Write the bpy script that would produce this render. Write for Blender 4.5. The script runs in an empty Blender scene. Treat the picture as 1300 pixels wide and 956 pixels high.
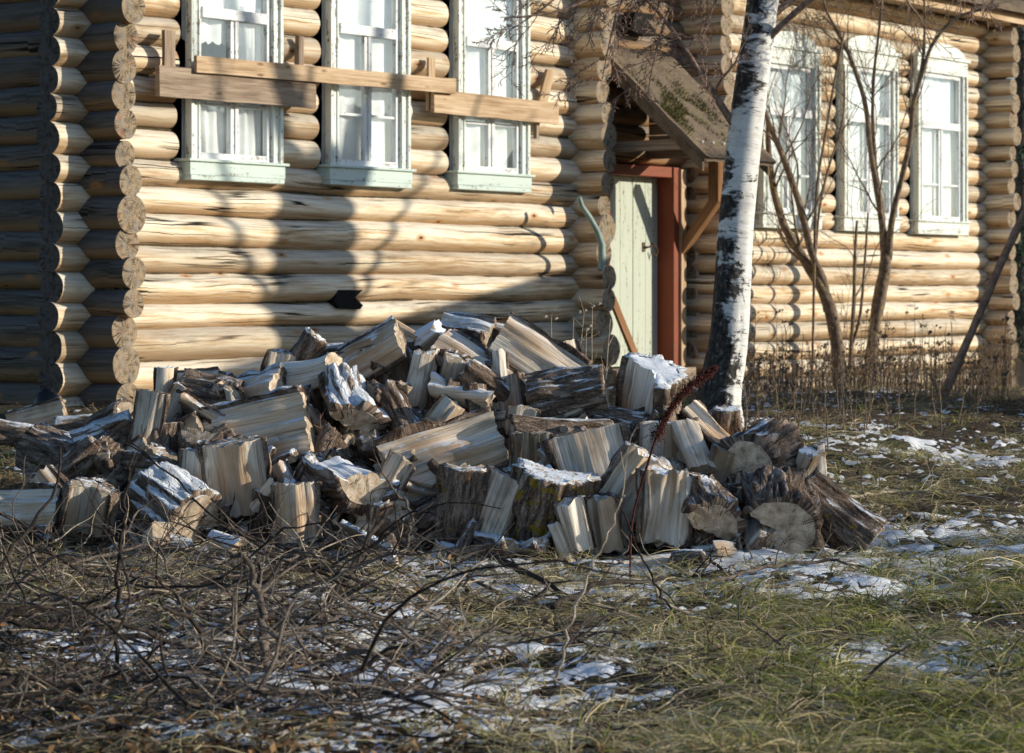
import bpy, math, random
import numpy as np
from mathutils import Vector, Matrix, noise
random.seed(7); np.random.seed(7)
C = bpy.context.scene.collection
F = 3300.0; EYE = 1.35; HY = 370.0
R = math.radians
PI = math.pi

def nz(x, y=0.0, z=0.0): return noise.noise(Vector((x, y, z)))
def at(px, py, Y): return Vector(((px-650)/F*Y, Y, EYE-(py-HY)*Y/F))

# ------------------------------------------------------------------ ground height
GC = np.array([(-3,6,0),(3,6,0),(-3,9,0),(3,9,0),(-4,13,0),(0,11,0),(0,13,0.0),(4,13,.03),(4,11,0),(1.6,19,.36),(0,17,.26),(-3.3,18,.34),
    (-3.3,20.4,.46),(-6,20.5,.42),(.7,25.5,.42),(3.1,28.8,.26),(6,33,.10),(3.3,25,.34),(2.6,21,.38),(5,25,.3),(4,17,.16),(8,20,.2),(-8,10,0),(8,10,0),
    (-12,25,.4),(12,35,.1),(0,40,.2),(0,0,0)], float)
def gz(x, y):
    d2 = (GC[:,0]-x)**2 + ((GC[:,1]-y)*0.8)**2 + .05
    w = 1/d2**1.6
    return float((w*GC[:,2]).sum()/w.sum())
def gz_np(x, y):
    num = np.zeros_like(x); den = np.zeros_like(x)
    for cx, cy, cz in GC:
        w = 1/((cx-x)**2+((cy-y)*.8)**2+.05)**1.6
        num += w*cz; den += w
    return num/den
def micro(x, y):
    return .05*nz(x*1.1, y*1.1, 3.) + .035*nz(x*3.1, y*3.1, 8.) + .018*nz(x*9, y*9, 1.)
def ground(x, y): return gz(x, y) + micro(x, y)*(1 if y < 45 else 0)
def gp(px, py, lift=0.0):
    """the point of the ground seen at a picture position"""
    Y = 9.0
    for _ in range(30):
        g = gz((px-650)/F*Y, Y)
        Y = .5*Y + .5*(EYE-g)*F/max(py-HY, 20)
    x = (px-650)/F*Y
    return Vector((x, Y, ground(x, Y)+lift))

# ------------------------------------------------------------------ mesh builder
class MB:
    def __init__(s): s.v=[]; s.f=[]; s.uv=[]; s.mi=[]; s.rnd=[]; s.sm=[]
    def add(s, vs, fs, uvs=None, mi=0, rnd=0.0, smooth=True):
        b=len(s.v); s.v.extend([tuple(p) for p in vs])
        s.rnd.extend([rnd]*len(vs))
        for k,f in enumerate(fs):
            s.f.append(tuple(b+i for i in f)); s.mi.append(mi); s.sm.append(smooth)
            s.uv.append(uvs[k] if uvs is not None else [(0,0)]*len(f))
    def tube(s, pts, rad, seg=6, mi=0, rnd=0.0, cap=True, capmi=None, wob=0.0, v0=0.0, seed=0.0, wf=6.0):
        n=len(pts); pts=[Vector(p) for p in pts]
        if not hasattr(rad,'__len__'): rad=[rad]*n
        t=[(pts[min(i+1,n-1)]-pts[max(i-1,0)]).normalized() for i in range(n)]
        up=Vector((0,0,1)) if abs(t[0].z)<.9 else Vector((1,0,0))
        a=(up-t[0]*up.dot(t[0])).normalized()
        vs=[]; acc=[v0]
        for i in range(n):
            a=(a-t[i]*a.dot(t[i])).normalized(); b=t[i].cross(a)
            for k in range(seg):
                an=2*PI*k/seg
                r=rad[i]
                if wob: r*=1+wob*nz(math.cos(an)*1.3+seed, math.sin(an)*1.3, acc[-1]*wf+seed)
                vs.append(pts[i]+(a*math.cos(an)+b*math.sin(an))*r)
            if i<n-1: acc.append(acc[-1]+(pts[i+1]-pts[i]).length)
        fs=[]; uvs=[]
        for i in range(n-1):
            for k in range(seg):
                k2=(k+1)%seg
                fs.append((i*seg+k,i*seg+k2,(i+1)*seg+k2,(i+1)*seg+k))
                c=2*PI*rad[i]/seg
                uvs.append([(acc[i],k*c),(acc[i],(k+1)*c),(acc[i+1],(k+1)*c),(acc[i+1],k*c)])
        s.add(vs,fs,uvs,mi,rnd)
        if cap:
            for i,flip in ((0,True),(n-1,False)):
                ring=[vs[i*seg+k] for k in range(seg)]
                idx=list(range(seg)); u=[(math.cos(2*PI*k/seg)*rad[i],math.sin(2*PI*k/seg)*rad[i]) for k in idx]
                if flip: idx=idx[::-1]; u=u[::-1]
                s.add(ring,[tuple(idx)],[u],mi if capmi is None else capmi,rnd,False)
    def box(s, o, ax, ay, az, mi=0, rnd=0.0, nx=1, rough=0.0, seed=0.0):
        """box from corner o along three edge vectors; the long edge ax is cut in nx pieces; uv runs along ax"""
        o=Vector(o); ax=Vector(ax); ay=Vector(ay); az=Vector(az)
        if ax.cross(ay).dot(az) < 0: o=o+ay; ay=-ay
        vs=[]
        for i in range(nx+1):
            for (j,k) in ((0,0),(1,0),(1,1),(0,1)):
                p=o+ax*(i/nx)+ay*j+az*k
                if rough:
                    L=ax.length*i/nx
                    p=p+ay.normalized()*rough*nz(L*3+seed,j*5.1,k*3.3)+az.normalized()*rough*nz(L*3+seed,9+j*2.1,k*4.7)
                vs.append(p)
        lx=ax.length; ly=ay.length; lz=az.length
        fs=[]; uv=[]
        wid=[ly,lz,ly,lz]
        for i in range(nx):
            acc=0
            for e in range(4):
                e2=(e+1)%4
                fs.append((i*4+e,(i+1)*4+e,(i+1)*4+e2,i*4+e2)[::-1])
                u0=lx*i/nx; u1=lx*(i+1)/nx
                uv.append([(u0,acc),(u1,acc),(u1,acc+wid[e]),(u0,acc+wid[e])][::-1])
                acc+=wid[e]
        fs.append((0,1,2,3)[::-1]); uv.append([(0,0),(0,ly),(lz,ly),(lz,0)][::-1])
        b=nx*4
        fs.append((b,b+1,b+2,b+3)); uv.append([(0,0),(0,ly),(lz,ly),(lz,0)])
        # flip to outward
        fs=[f[::-1] for f in fs]; uv=[u[::-1] for u in uv]
        s.add(vs,fs,uv,mi,rnd,False)
    def build(s, name, mats, parent=None, bevel=0.0):
        me=bpy.data.meshes.new(name); me.from_pydata(s.v,[],s.f)
        if not isinstance(mats,(list,tuple)): mats=[mats]
        for m in mats: me.materials.append(m)
        me.polygons.foreach_set('material_index', s.mi)
        me.polygons.foreach_set('use_smooth', s.sm)
        uvl=me.uv_layers.new(name='UVMap')
        flat=[c for f in s.uv for p in f for c in p]
        uvl.data.foreach_set('uv', flat)
        at_=me.attributes.new('rnd','FLOAT','POINT'); at_.data.foreach_set('value', s.rnd)
        me.update()
        o=bpy.data.objects.new(name, me); C.objects.link(o)
        if parent is not None: o.parent=parent
        if bevel:
            md=o.modifiers.new('bevel','BEVEL'); md.width=bevel; md.segments=2; md.limit_method='ANGLE'
        return o

def tag(o, label=None, cat=None, group=None, kind=None):
    if label: o['label']=label
    if cat: o['category']=cat
    if group: o['group']=group
    if kind: o['kind']=kind
    return o
def empty(name, loc=(0,0,0)):
    o=bpy.data.objects.new(name,None); C.objects.link(o); o.location=loc; return o

# ------------------------------------------------------------------ materials
class NT:
    def __init__(s, name):
        s.m=bpy.data.materials.new(name); s.m.use_nodes=True; s.t=s.m.node_tree; s.t.nodes.clear()
        s.out=s.n('ShaderNodeOutputMaterial')
    def n(s, typ, **kw):
        nd=s.t.nodes.new(typ)
        for k,v in kw.items(): setattr(nd,k,v)
        return nd
    def link(s,a,b): s.t.links.new(a,b)
    def put(s, sock, v):
        if isinstance(v, bpy.types.NodeSocket): s.link(v, sock)
        else:
            if hasattr(sock.default_value,'__len__') and not hasattr(v,'__len__'): v=[v]*len(sock.default_value)
            if hasattr(v,'__len__') and len(v)==3 and len(sock.default_value)==4: v=(*v,1)
            sock.default_value=v
    def math(s, op, a, b=0.0, c=0.0, clamp=False):
        nd=s.n('ShaderNodeMath', operation=op, use_clamp=clamp)
        s.put(nd.inputs[0],a); s.put(nd.inputs[1],b); s.put(nd.inputs[2],c); return nd.outputs[0]
    def vmul(s, vec, v):
        nd=s.n('ShaderNodeVectorMath', operation='MULTIPLY'); s.put(nd.inputs[0],vec); s.put(nd.inputs[1],v); return nd.outputs[0]
    def vadd(s, a, b):
        nd=s.n('ShaderNodeVectorMath', operation='ADD'); s.put(nd.inputs[0],a); s.put(nd.inputs[1],b); return nd.outputs[0]
    def noise(s, vec, scale=1, detail=4, rough=.55, dist=0.0):
        nd=s.n('ShaderNodeTexNoise'); s.put(nd.inputs['Vector'],vec); s.put(nd.inputs['Scale'],scale); s.put(nd.inputs['Detail'],detail); s.put(nd.inputs['Roughness'],rough); s.put(nd.inputs['Distortion'],dist)
        return nd.outputs['Fac']
    def vor(s, vec, scale=1, feat='F1', out='Distance'):
        nd=s.n('ShaderNodeTexVoronoi', feature=feat); s.put(nd.inputs['Vector'],vec); s.put(nd.inputs['Scale'],scale); return nd.outputs[out]
    def ramp(s, fac, stops):
        nd=s.n('ShaderNodeValToRGB'); s.put(nd.inputs[0],fac); cr=nd.color_ramp
        while len(cr.elements)<len(stops): cr.elements.new(.5)
        for e,(p,c) in zip(cr.elements,stops):
            e.position=p; e.color=(*c,1) if hasattr(c,'__len__') else (c,c,c,1)
        return nd.outputs[0]
    def step(s, x, a, b):
        nd=s.n('ShaderNodeMapRange', interpolation_type='SMOOTHSTEP'); s.put(nd.inputs[0],x); s.put(nd.inputs[1],a); s.put(nd.inputs[2],b); return nd.outputs[0]
    def mix(s, f, a, b, mode='MIX'):
        nd=s.n('ShaderNodeMix', data_type='RGBA', blend_type=mode); s.put(nd.inputs[0],f); s.put(nd.inputs[6],a); s.put(nd.inputs[7],b); return nd.outputs[2]
    def uv(s): return s.n('ShaderNodeTexCoord').outputs['UV']
    def obj(s): return s.n('ShaderNodeTexCoord').outputs['Object']
    def attr(s, name, out='Fac'): return s.n('ShaderNodeAttribute', attribute_name=name).outputs[out]
    def nrm(s):
        g=s.n('ShaderNodeNewGeometry'); x=s.n('ShaderNodeSeparateXYZ'); s.link(g.outputs['Normal'],x.inputs[0]); return x.outputs
    def sep(s, v):
        x=s.n('ShaderNodeSeparateXYZ'); s.put(x.inputs[0],v); return x.outputs
    def comb(s, x, y, z=0.0):
        c=s.n('ShaderNodeCombineXYZ'); s.put(c.inputs[0],x); s.put(c.inputs[1],y); s.put(c.inputs[2],z); return c.outputs[0]
    def done(s, col, rough=.8, bump=None, bs=.3, bd=.01, spec=.25, **kw):
        p=s.n('ShaderNodeBsdfPrincipled'); s.put(p.inputs['Base Color'],col); s.put(p.inputs['Roughness'],rough); s.put(p.inputs['Specular IOR Level'],spec)
        for k,v in kw.items(): s.put(p.inputs[k.replace('_',' ')],v)
        if bump is not None:
            b=s.n('ShaderNodeBump'); s.put(b.inputs['Strength'],bs); s.put(b.inputs['Distance'],bd); s.link(bump,b.inputs['Height']); s.link(b.outputs[0],p.inputs['Normal'])
        s.link(p.outputs[0],s.out.inputs[0]); return s.m

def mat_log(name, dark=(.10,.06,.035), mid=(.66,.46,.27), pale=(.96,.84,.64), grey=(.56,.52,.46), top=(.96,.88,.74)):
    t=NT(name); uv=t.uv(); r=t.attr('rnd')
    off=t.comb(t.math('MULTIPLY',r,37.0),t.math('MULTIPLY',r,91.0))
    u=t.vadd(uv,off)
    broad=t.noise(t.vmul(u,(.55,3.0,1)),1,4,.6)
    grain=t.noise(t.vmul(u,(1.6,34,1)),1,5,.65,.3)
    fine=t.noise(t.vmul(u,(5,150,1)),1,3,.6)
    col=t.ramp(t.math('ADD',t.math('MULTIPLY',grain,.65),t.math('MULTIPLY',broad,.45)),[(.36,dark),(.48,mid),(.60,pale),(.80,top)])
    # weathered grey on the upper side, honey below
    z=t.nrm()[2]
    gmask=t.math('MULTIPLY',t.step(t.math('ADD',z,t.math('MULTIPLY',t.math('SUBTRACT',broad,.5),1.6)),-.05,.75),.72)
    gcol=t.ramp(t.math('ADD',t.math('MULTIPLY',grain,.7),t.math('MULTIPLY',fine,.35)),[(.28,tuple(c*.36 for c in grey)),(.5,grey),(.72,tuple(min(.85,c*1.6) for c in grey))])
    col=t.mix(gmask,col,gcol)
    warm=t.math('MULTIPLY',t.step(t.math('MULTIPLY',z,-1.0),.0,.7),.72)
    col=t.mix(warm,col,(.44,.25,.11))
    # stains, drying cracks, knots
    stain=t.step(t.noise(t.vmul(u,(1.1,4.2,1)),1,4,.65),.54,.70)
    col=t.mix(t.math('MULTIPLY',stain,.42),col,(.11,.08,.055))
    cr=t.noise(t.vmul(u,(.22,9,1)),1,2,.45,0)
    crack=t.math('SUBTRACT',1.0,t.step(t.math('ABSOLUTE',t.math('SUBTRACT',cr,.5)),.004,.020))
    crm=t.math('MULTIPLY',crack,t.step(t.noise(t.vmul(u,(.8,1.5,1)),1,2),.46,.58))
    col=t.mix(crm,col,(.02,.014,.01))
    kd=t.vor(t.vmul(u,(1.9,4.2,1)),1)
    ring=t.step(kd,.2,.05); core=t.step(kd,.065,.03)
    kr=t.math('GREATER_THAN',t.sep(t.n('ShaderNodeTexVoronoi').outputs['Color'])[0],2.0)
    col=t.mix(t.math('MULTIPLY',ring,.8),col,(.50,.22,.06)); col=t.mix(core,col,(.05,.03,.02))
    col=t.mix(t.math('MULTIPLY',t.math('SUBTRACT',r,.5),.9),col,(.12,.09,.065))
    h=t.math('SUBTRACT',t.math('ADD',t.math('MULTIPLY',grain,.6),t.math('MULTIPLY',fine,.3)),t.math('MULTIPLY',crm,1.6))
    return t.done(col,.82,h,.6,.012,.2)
def mat_end(name, base=(.40,.29,.18), dark=(.12,.08,.05), red=0.0, gcol=(.27,.25,.225)):
    t=NT(name); uv=t.uv(); r=t.attr('rnd')
    s=t.sep(uv); d=t.n('ShaderNodeVectorMath',operation='LENGTH'); t.link(t.vadd(uv,(.012,.008,0)),d.inputs[0])
    ang=t.math('ARCTAN2',s[1],s[0])
    nn=t.noise(t.vadd(uv,t.comb(t.math('MULTIPLY',r,50.0),0.0)),22,4,.6)
    rings=t.n('ShaderNodeTexWave',wave_type='BANDS'); t.put(rings.inputs['Scale'],1.0)
    rr=t.math('SINE',t.math('ADD',t.math('MULTIPLY',d.outputs['Value'],300.0),t.math('MULTIPLY',nn,7.0)))
    sp=t.noise(t.comb(t.math('MULTIPLY',ang,3.2),t.math('MULTIPLY',d.outputs['Value'],1.2),t.math('MULTIPLY',r,40.0)),1,3,.6)
    crack=t.math('SUBTRACT',1.0,t.step(t.math('ABSOLUTE',t.math('SUBTRACT',sp,.5)),.006,.04))
    col=t.ramp(nn,[(.3,dark),(.5,base),(.75,tuple(min(1,c*1.35) for c in base))])
    col=t.mix(t.math('MULTIPLY',t.step(rr,.0,1.0),.42),col,dark)
    col=t.mix(t.math('MULTIPLY',t.step(t.noise(uv,9,3,.6),.45,.65),.6),col,gcol)
    if red: col=t.mix(t.math('MULTIPLY',t.step(t.noise(t.vadd(uv,t.comb(t.math('MULTIPLY',r,77.0),0.0)),10,2),.62,.68),red),col,(.35,.08,.03))
    crk=t.math('MULTIPLY',crack,t.step(t.noise(t.vadd(uv,t.comb(t.math('MULTIPLY',r,31.0),3.0)),7,2),.45,.6))
    col=t.mix(crk,col,(.025,.018,.012))
    return t.done(col,.85,t.math('SUBTRACT',nn,crk),.5,.008,.15)
def objcol(t):
    oi=t.n('ShaderNodeObjectInfo'); s=t.n('ShaderNodeSeparateColor'); t.link(oi.outputs['Color'],s.inputs[0]); return s.outputs, oi.outputs['Random']
def snow_mix(t, col, amt, vec, scale=24, lo=.25):
    """snow and hoar frost lying on the upward faces"""
    z=t.nrm()[2]
    n=t.noise(vec,scale,5,.7)
    m=t.step(t.math('ADD',t.math('ADD',z,t.math('MULTIPLY',t.math('SUBTRACT',n,.5),2.9)),t.math('MULTIPLY',amt,1.5)),1.08,1.28)
    m=t.math('MULTIPLY',m,t.step(z,.0,.3))
    return t.mix(m,col,(.82,.85,.9)), m
def mat_split():
    t=NT('split_wood'); uv=t.uv(); oc,rd=objcol(t)
    u=t.vadd(uv,t.comb(t.math('MULTIPLY',rd,53.0),t.math('MULTIPLY',rd,17.0)))
    grain=t.noise(t.vmul(u,(2.6,95,1)),1,6,.7,.5)
    bands=t.noise(t.vmul(u,(1.2,26,1)),1,3,.6,.5)
    fib=t.noise(t.vmul(u,(9,260,1)),1,3,.6)
    x=t.math('ADD',t.math('ADD',t.math('MULTIPLY',grain,.55),t.math('MULTIPLY',bands,.5)),t.math('MULTIPLY',fib,.12))
    col=t.ramp(x,[(.38,(.06,.042,.03)),(.47,(.30,.235,.175)),(.545,(.58,.50,.41)),(.64,(.76,.69,.60)),(.78,(.86,.82,.75))])
    blot=t.noise(t.vmul(u,(4,7,1)),1,4,.6)
    col=t.mix(t.math('MULTIPLY',t.step(blot,.5,.7),.55),col,(.10,.072,.05))
    col=t.mix(t.math('MULTIPLY',t.step(t.noise(t.vmul(u,(2,3.3,1)),1,2),.48,.64),.6),col,(.46,.28,.14))
    tone=t.mix(.5,(1,1,1),(1,1,1))
    g=t.n('ShaderNodeMix',data_type='RGBA',blend_type='MULTIPLY'); t.put(g.inputs[0],1.0); t.link(col,g.inputs[6]); cc=t.comb(oc[1],oc[1],oc[1]); t.link(cc,g.inputs[7]); col=g.outputs[2]
    col=t.mix(t.math('MULTIPLY',t.step(rd,.35,1.0),.55),col,t.mix(1.0,col,(.86,.66,.46),'MULTIPLY'))
    fr=t.step(t.math('ADD',t.noise(t.vmul(u,(3,42,1)),1,5,.7),t.math('MULTIPLY',t.nrm()[2],.12)),.56,.68)
    col=t.mix(t.math('MULTIPLY',fr,.5),col,(.76,.78,.82))
    col,m=snow_mix(t,col,oc[0],t.vmul(uv,(.5,1.2,1)),22)
    h=t.math('ADD',t.math('MULTIPLY',grain,.8),t.math('MULTIPLY',fib,.3))
    return t.done(col,.85,h,.75,.014,.15)
def mat_splitend():
    t=NT('sawn_end'); uv=t.uv(); oc,rd=objcol(t)
    s=t.sep(uv); d=t.n('ShaderNodeVectorMath',operation='LENGTH'); t.link(uv,d.inputs[0])
    ang=t.math('ARCTAN2',s[1],s[0])
    o=t.comb(t.math('MULTIPLY',rd,53.0),t.math('MULTIPLY',rd,17.0))
    nn=t.noise(t.vadd(uv,o),16,5,.65)
    rr=t.math('SINE',t.math('ADD',t.math('MULTIPLY',d.outputs['Value'],640.0),t.math('MULTIPLY',nn,7.0)))
    col=t.ramp(nn,[(.3,(.14,.10,.07)),(.45,(.36,.28,.20)),(.6,(.55,.45,.35)),(.75,(.68,.60,.51))])
    col=t.mix(t.math('MULTIPLY',t.step(rr,.0,1.0),.38),col,(.15,.10,.06))
    saw=t.noise(t.vmul(t.vadd(uv,o),(8,160,1)),1,2); col=t.mix(t.math('MULTIPLY',t.step(saw,.5,.7),.2),col,(.15,.11,.08))
    sp=t.noise(t.comb(t.math('MULTIPLY',ang,2.6),t.math('MULTIPLY',d.outputs['Value'],1.5),t.math('MULTIPLY',rd,40.0)),1,3,.6)
    crack=t.math('MULTIPLY',t.math('SUBTRACT',1.0,t.step(t.math('ABSOLUTE',t.math('SUBTRACT',sp,.5)),.003,.014)),t.step(t.noise(t.vadd(uv,o),6,2),.47,.6))
    col=t.mix(crack,col,(.02,.014,.01))
    g=t.n('ShaderNodeMix',data_type='RGBA',blend_type='MULTIPLY'); t.put(g.inputs[0],1.0); t.link(col,g.inputs[6]); t.link(t.comb(oc[1],oc[1],oc[1]),g.inputs[7])
    col,m=snow_mix(t,g.outputs[2],oc[0],uv,18)
    return t.done(col,.85,t.math('SUBTRACT',t.math('ADD',nn,t.math('MULTIPLY',saw,.3)),crack),.6,.01,.15)
def mat_bark():
    t=NT('bark'); uv=t.uv(); oc,rd=objcol(t)
    u=t.vadd(uv,t.comb(t.math('MULTIPLY',rd,53.0),t.math('MULTIPLY',rd,17.0)))
    fur=t.noise(t.vmul(u,(5,36,1)),1,6,.7,.8)
    wv=t.vadd(t.vmul(u,(4.5,34,1)),t.comb(t.math('MULTIPLY',fur,2.2),t.math('MULTIPLY',t.noise(u,14,3,.6),2.4))); v=t.vor(wv,1,'DISTANCE_TO_EDGE')
    fine=t.noise(u,90,4,.7)
    x=t.math('ADD',t.math('MULTIPLY',fur,.8),t.math('MULTIPLY',fine,.3))
    col=t.ramp(x,[(.38,(.022,.014,.010)),(.5,(.15,.10,.072)),(.60,(.33,.25,.195)),(.75,(.56,.49,.43))])
    col=t.mix(t.math('MULTIPLY',t.step(v,.07,.0),.5),col,(.02,.014,.011))
    lm=t.step(t.math('ADD',t.noise(u,13,4,.7),t.math('MULTIPLY',oc[2],.12)),.66,.71)
    lm=t.math('MULTIPLY',lm,t.math('GREATER_THAN',oc[2],.05))
    col=t.mix(t.math('MULTIPLY',lm,.9),col,t.mix(fine,(.26,.17,.015),(.42,.27,.03)))
    gl=t.step(t.noise(t.vadd(u,(5,5,5)),15,4,.7),.6,.68)
    col=t.mix(t.math('MULTIPLY',gl,.45),col,(.33,.34,.31))
    col,m=snow_mix(t,col,t.math('MULTIPLY',oc[0],1.1),t.vmul(u,(3.5,26,1)),1)
    h=t.math('ADD',t.math('ADD',t.math('MULTIPLY',fur,1.0),t.math('MULTIPLY',t.step(v,.0,.2),.5)),t.math('MULTIPLY',fine,.25))
    return t.done(col,.92,h,.9,.02,.1)
def mat_paint(name, col, under=(.30,.24,.18), wear=.55, chip=30, sc=(2,22,1)):
    t=NT(name); uv=t.uv(); o=t.obj()
    n=t.noise(t.vmul(uv,sc),1,5,.65,.3); c=t.noise(o,chip,5,.7); b=t.noise(o,3,3)
    base=t.mix(t.math('MULTIPLY',b,.5),col,tuple(x*.72 for x in col))
    base=t.mix(t.math('MULTIPLY',t.step(n,.5,.7),.35),base,tuple(x*.55 for x in col))
    m=t.step(t.math('ADD',t.math('MULTIPLY',n,.55),t.math('MULTIPLY',c,.5)),wear,wear+.05)
    cc=t.mix(m,base,t.mix(n,under,tuple(x*.5 for x in under)))
    return t.done(cc,.6,t.math('SUBTRACT',t.math('MULTIPLY',n,.4),t.math('MULTIPLY',m,.6)),.5,.006,.3)
def mat_plank(name, cols, dark=.5):
    t=NT(name); uv=t.uv(); r=t.attr('rnd'); u=t.vadd(uv,t.comb(t.math('MULTIPLY',r,37.0),t.math('MULTIPLY',r,91.0)))
    g=t.noise(t.vmul(u,(2,48,1)),1,5,.65,.4); b=t.noise(t.vmul(u,(1.2,6,1)),1,4,.6); f=t.noise(t.vmul(u,(7,180,1)),1,2)
    col=t.ramp(t.math('ADD',t.math('MULTIPLY',g,.6),t.math('MULTIPLY',b,.45)),[(.3,cols[0]),(.5,cols[1]),(.72,cols[2])])
    kd=t.vor(t.vmul(u,(2.2,7,1)),1); col=t.mix(t.math('MULTIPLY',t.step(kd,.14,.05),.75),col,cols[0])
    return t.done(col,.82,t.math('ADD',g,t.math('MULTIPLY',f,.4)),.6,.008,.2)
def mat_birch():
    t=NT('birch_bark'); uv=t.uv(); s=t.sep(uv)     # u along the stem, v around
    fine=t.noise(t.vmul(uv,(26,4,1)),1,5,.7)
    lent=t.noise(t.vmul(uv,(75,7,1)),1,3,.55,.2)
    scar=t.noise(t.vmul(uv,(3.3,3.0,1)),1,5,.7,.6)
    scar2=t.noise(t.vmul(uv,(12,3.2,1)),1,5,.65,.5)
    h=s[0]
    col=t.ramp(fine,[(.3,(.50,.48,.46)),(.5,(.74,.73,.71)),(.75,(.84,.83,.80))])
    col=t.mix(t.math('MULTIPLY',t.step(t.noise(uv,5,3),.5,.7),.5),col,(.52,.50,.49))
    col=t.mix(t.math('MULTIPLY',t.step(lent,.62,.68),.85),col,(.09,.075,.065))
    nx=t.nrm()[0]; side=t.math('SUBTRACT',0.0,nx)
    low=t.step(h,2.2,.1)                       # rough black bark low on the stem
    m=t.step(t.math('ADD',t.math('ADD',t.math('MULTIPLY',scar,.6),t.math('MULTIPLY',scar2,.42)),t.math('ADD',t.math('MULTIPLY',low,.085),t.math('MULTIPLY',side,t.math('ADD',.055,t.math('MULTIPLY',low,.07))))),.535,.585)
    rough=t.noise(t.vmul(uv,(16,34,1)),1,5,.7,.5)
    bl=t.ramp(rough,[(.38,(.010,.009,.008)),(.55,(.06,.052,.046)),(.72,(.26,.24,.22))])
    col=t.mix(m,col,bl)
    hh=t.math('ADD',t.math('MULTIPLY',t.math('MULTIPLY',rough,m),1.2),t.math('MULTIPLY',lent,-.2))
    return t.done(col,.7,hh,.8,.02,.25)
def mat_twig(name, a, b, sc=18, moss=None):
    t=NT(name); o=t.n('ShaderNodeNewGeometry').outputs['Position']; r=t.attr('rnd')
    n=t.noise(o,sc,4,.65); f=t.noise(o,sc*6,3,.6)
    col=t.mix(t.step(t.math('ADD',t.math('MULTIPLY',n,.7),t.math('MULTIPLY',f,.3)),.35,.65),a,b)
    if moss: col=t.mix(t.step(t.noise(o,sc*.8,4,.7),.58,.66),col,moss)
    return t.done(col,.85,t.math('ADD',n,f),.5,.01,.15)
def mat_vcol(name, rough=.7, trans=0.0):
    t=NT(name); a=t.n('ShaderNodeAttribute',attribute_name='Col').outputs['Color']
    p=t.n('ShaderNodeBsdfPrincipled'); t.link(a,p.inputs['Base Color']); p.inputs['Roughness'].default_value=rough; p.inputs['Specular IOR Level'].default_value=.25
    if trans:
        tr=t.n('ShaderNodeBsdfTranslucent'); t.link(a,tr.inputs[0]); mx=t.n('ShaderNodeMixShader'); mx.inputs[0].default_value=trans
        t.link(p.outputs[0],mx.inputs[1]); t.link(tr.outputs[0],mx.inputs[2]); t.link(mx.outputs[0],t.out.inputs[0])
    else: t.link(p.outputs[0],t.out.inputs[0])
    return t.m
def mat_plain(name, col, rough=.7, metal=0.0, sc=20, var=.5):
    t=NT(name); n=t.noise(t.obj(),sc,4,.65)
    c=t.mix(t.step(n,.3,.7),tuple(x*(1-var) for x in col),col)
    return t.done(c,rough,n,.3,.005,.3,Metallic=metal)

M={}
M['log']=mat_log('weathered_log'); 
M['logdark']=mat_log('shaded_log',(.035,.027,.02),(.17,.115,.078),(.30,.225,.16),(.155,.155,.155),(.36,.28,.21))  # log colours with the shade of the porch wall darkened in
M['logshade']=mat_log('shadowed_side_log',(.02,.017,.015),(.085,.066,.052),(.17,.14,.115),(.10,.103,.112),(.21,.18,.15))  # darkest log copy; the side wall's shade is painted into its colours
M['logend']=mat_end('log_end',(.33,.25,.165),(.075,.052,.035),.3)
M['logenddark']=mat_end('shaded_log_end',(.12,.095,.075),(.035,.028,.024),.1,(.10,.10,.105))  # end grain darkened for the shade at the left corner
M['moss']=mat_twig('moss_caulking',(.03,.024,.016),(.13,.10,.06),40)
M['greenmoss']=mat_twig('roof_moss',(.05,.05,.015),(.22,.20,.06),60)
M['split']=mat_split(); M['end']=mat_splitend(); M['bark']=mat_bark()
M['mint']=mat_paint('mint_paint',(.80,.85,.80),(.42,.36,.29),.56)
M['white']=mat_paint('white_paint',(.80,.82,.83),(.40,.36,.31),.575)
M['teal']=mat_paint('teal_paint',(.62,.73,.68),(.45,.40,.33),.585)
M['doorgreen']=mat_paint('door_paint',(.55,.60,.51),(.27,.24,.18),.585)
M['red']=mat_paint('red_paint',(.27,.065,.03),(.24,.15,.09),.58)
M['plank']=mat_plank('fresh_plank',((.15,.085,.045),(.48,.33,.20),(.74,.58,.41)))
M['greyplank']=mat_plank('grey_plank',((.075,.052,.036),(.27,.20,.145),(.52,.42,.32)))
M['orange']=mat_plank('orange_wood',((.22,.10,.035),(.42,.20,.07),(.52,.29,.12)))
M['shadeorange']=mat_plank('brown_wood',((.11,.05,.02),(.26,.13,.06),(.40,.24,.13)))  # orange wood darkened in colour for the shade round the porch
M['birch']=mat_birch()
M['twig']=mat_twig('birch_twig',(.16,.10,.08),(.42,.29,.22),30)
M['sapling']=mat_twig('sapling_bark',(.10,.072,.053),(.29,.215,.155),16,(.34,.26,.07))
M['branch']=mat_twig('dead_branch',(.04,.03,.024),(.21,.17,.145),22)
M['blackbranch']=mat_twig('black_branch',(.010,.008,.007),(.065,.05,.042),22)
M['palebranch']=mat_twig('pale_branch',(.26,.20,.145),(.55,.46,.36),22)
M['dock']=mat_twig('dock_seed',(.04,.011,.009),(.12,.035,.026),60)
M['pole']=mat_twig('pole_wood',(.22,.13,.09),(.42,.28,.20),14)
M['grass']=mat_vcol('grass_blades',.6,.25); M['leaf']=mat_vcol('dead_leaves',.7,.15)
M['needle']=mat_vcol('spruce_needles',.7,.1)
M['metal']=mat_plain('rusty_iron',(.12,.075,.05),.6,.6)
M['dark']=mat_plain('dark_hole',(.012,.010,.009),.9)
M['lace']=mat_plain('curtain_cloth',(.92,.94,.94),.85,0,4,.18)
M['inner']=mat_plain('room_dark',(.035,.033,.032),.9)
M['rubber']=mat_plain('black_rubber',(.018,.018,.022),.35,0,8)
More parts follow.
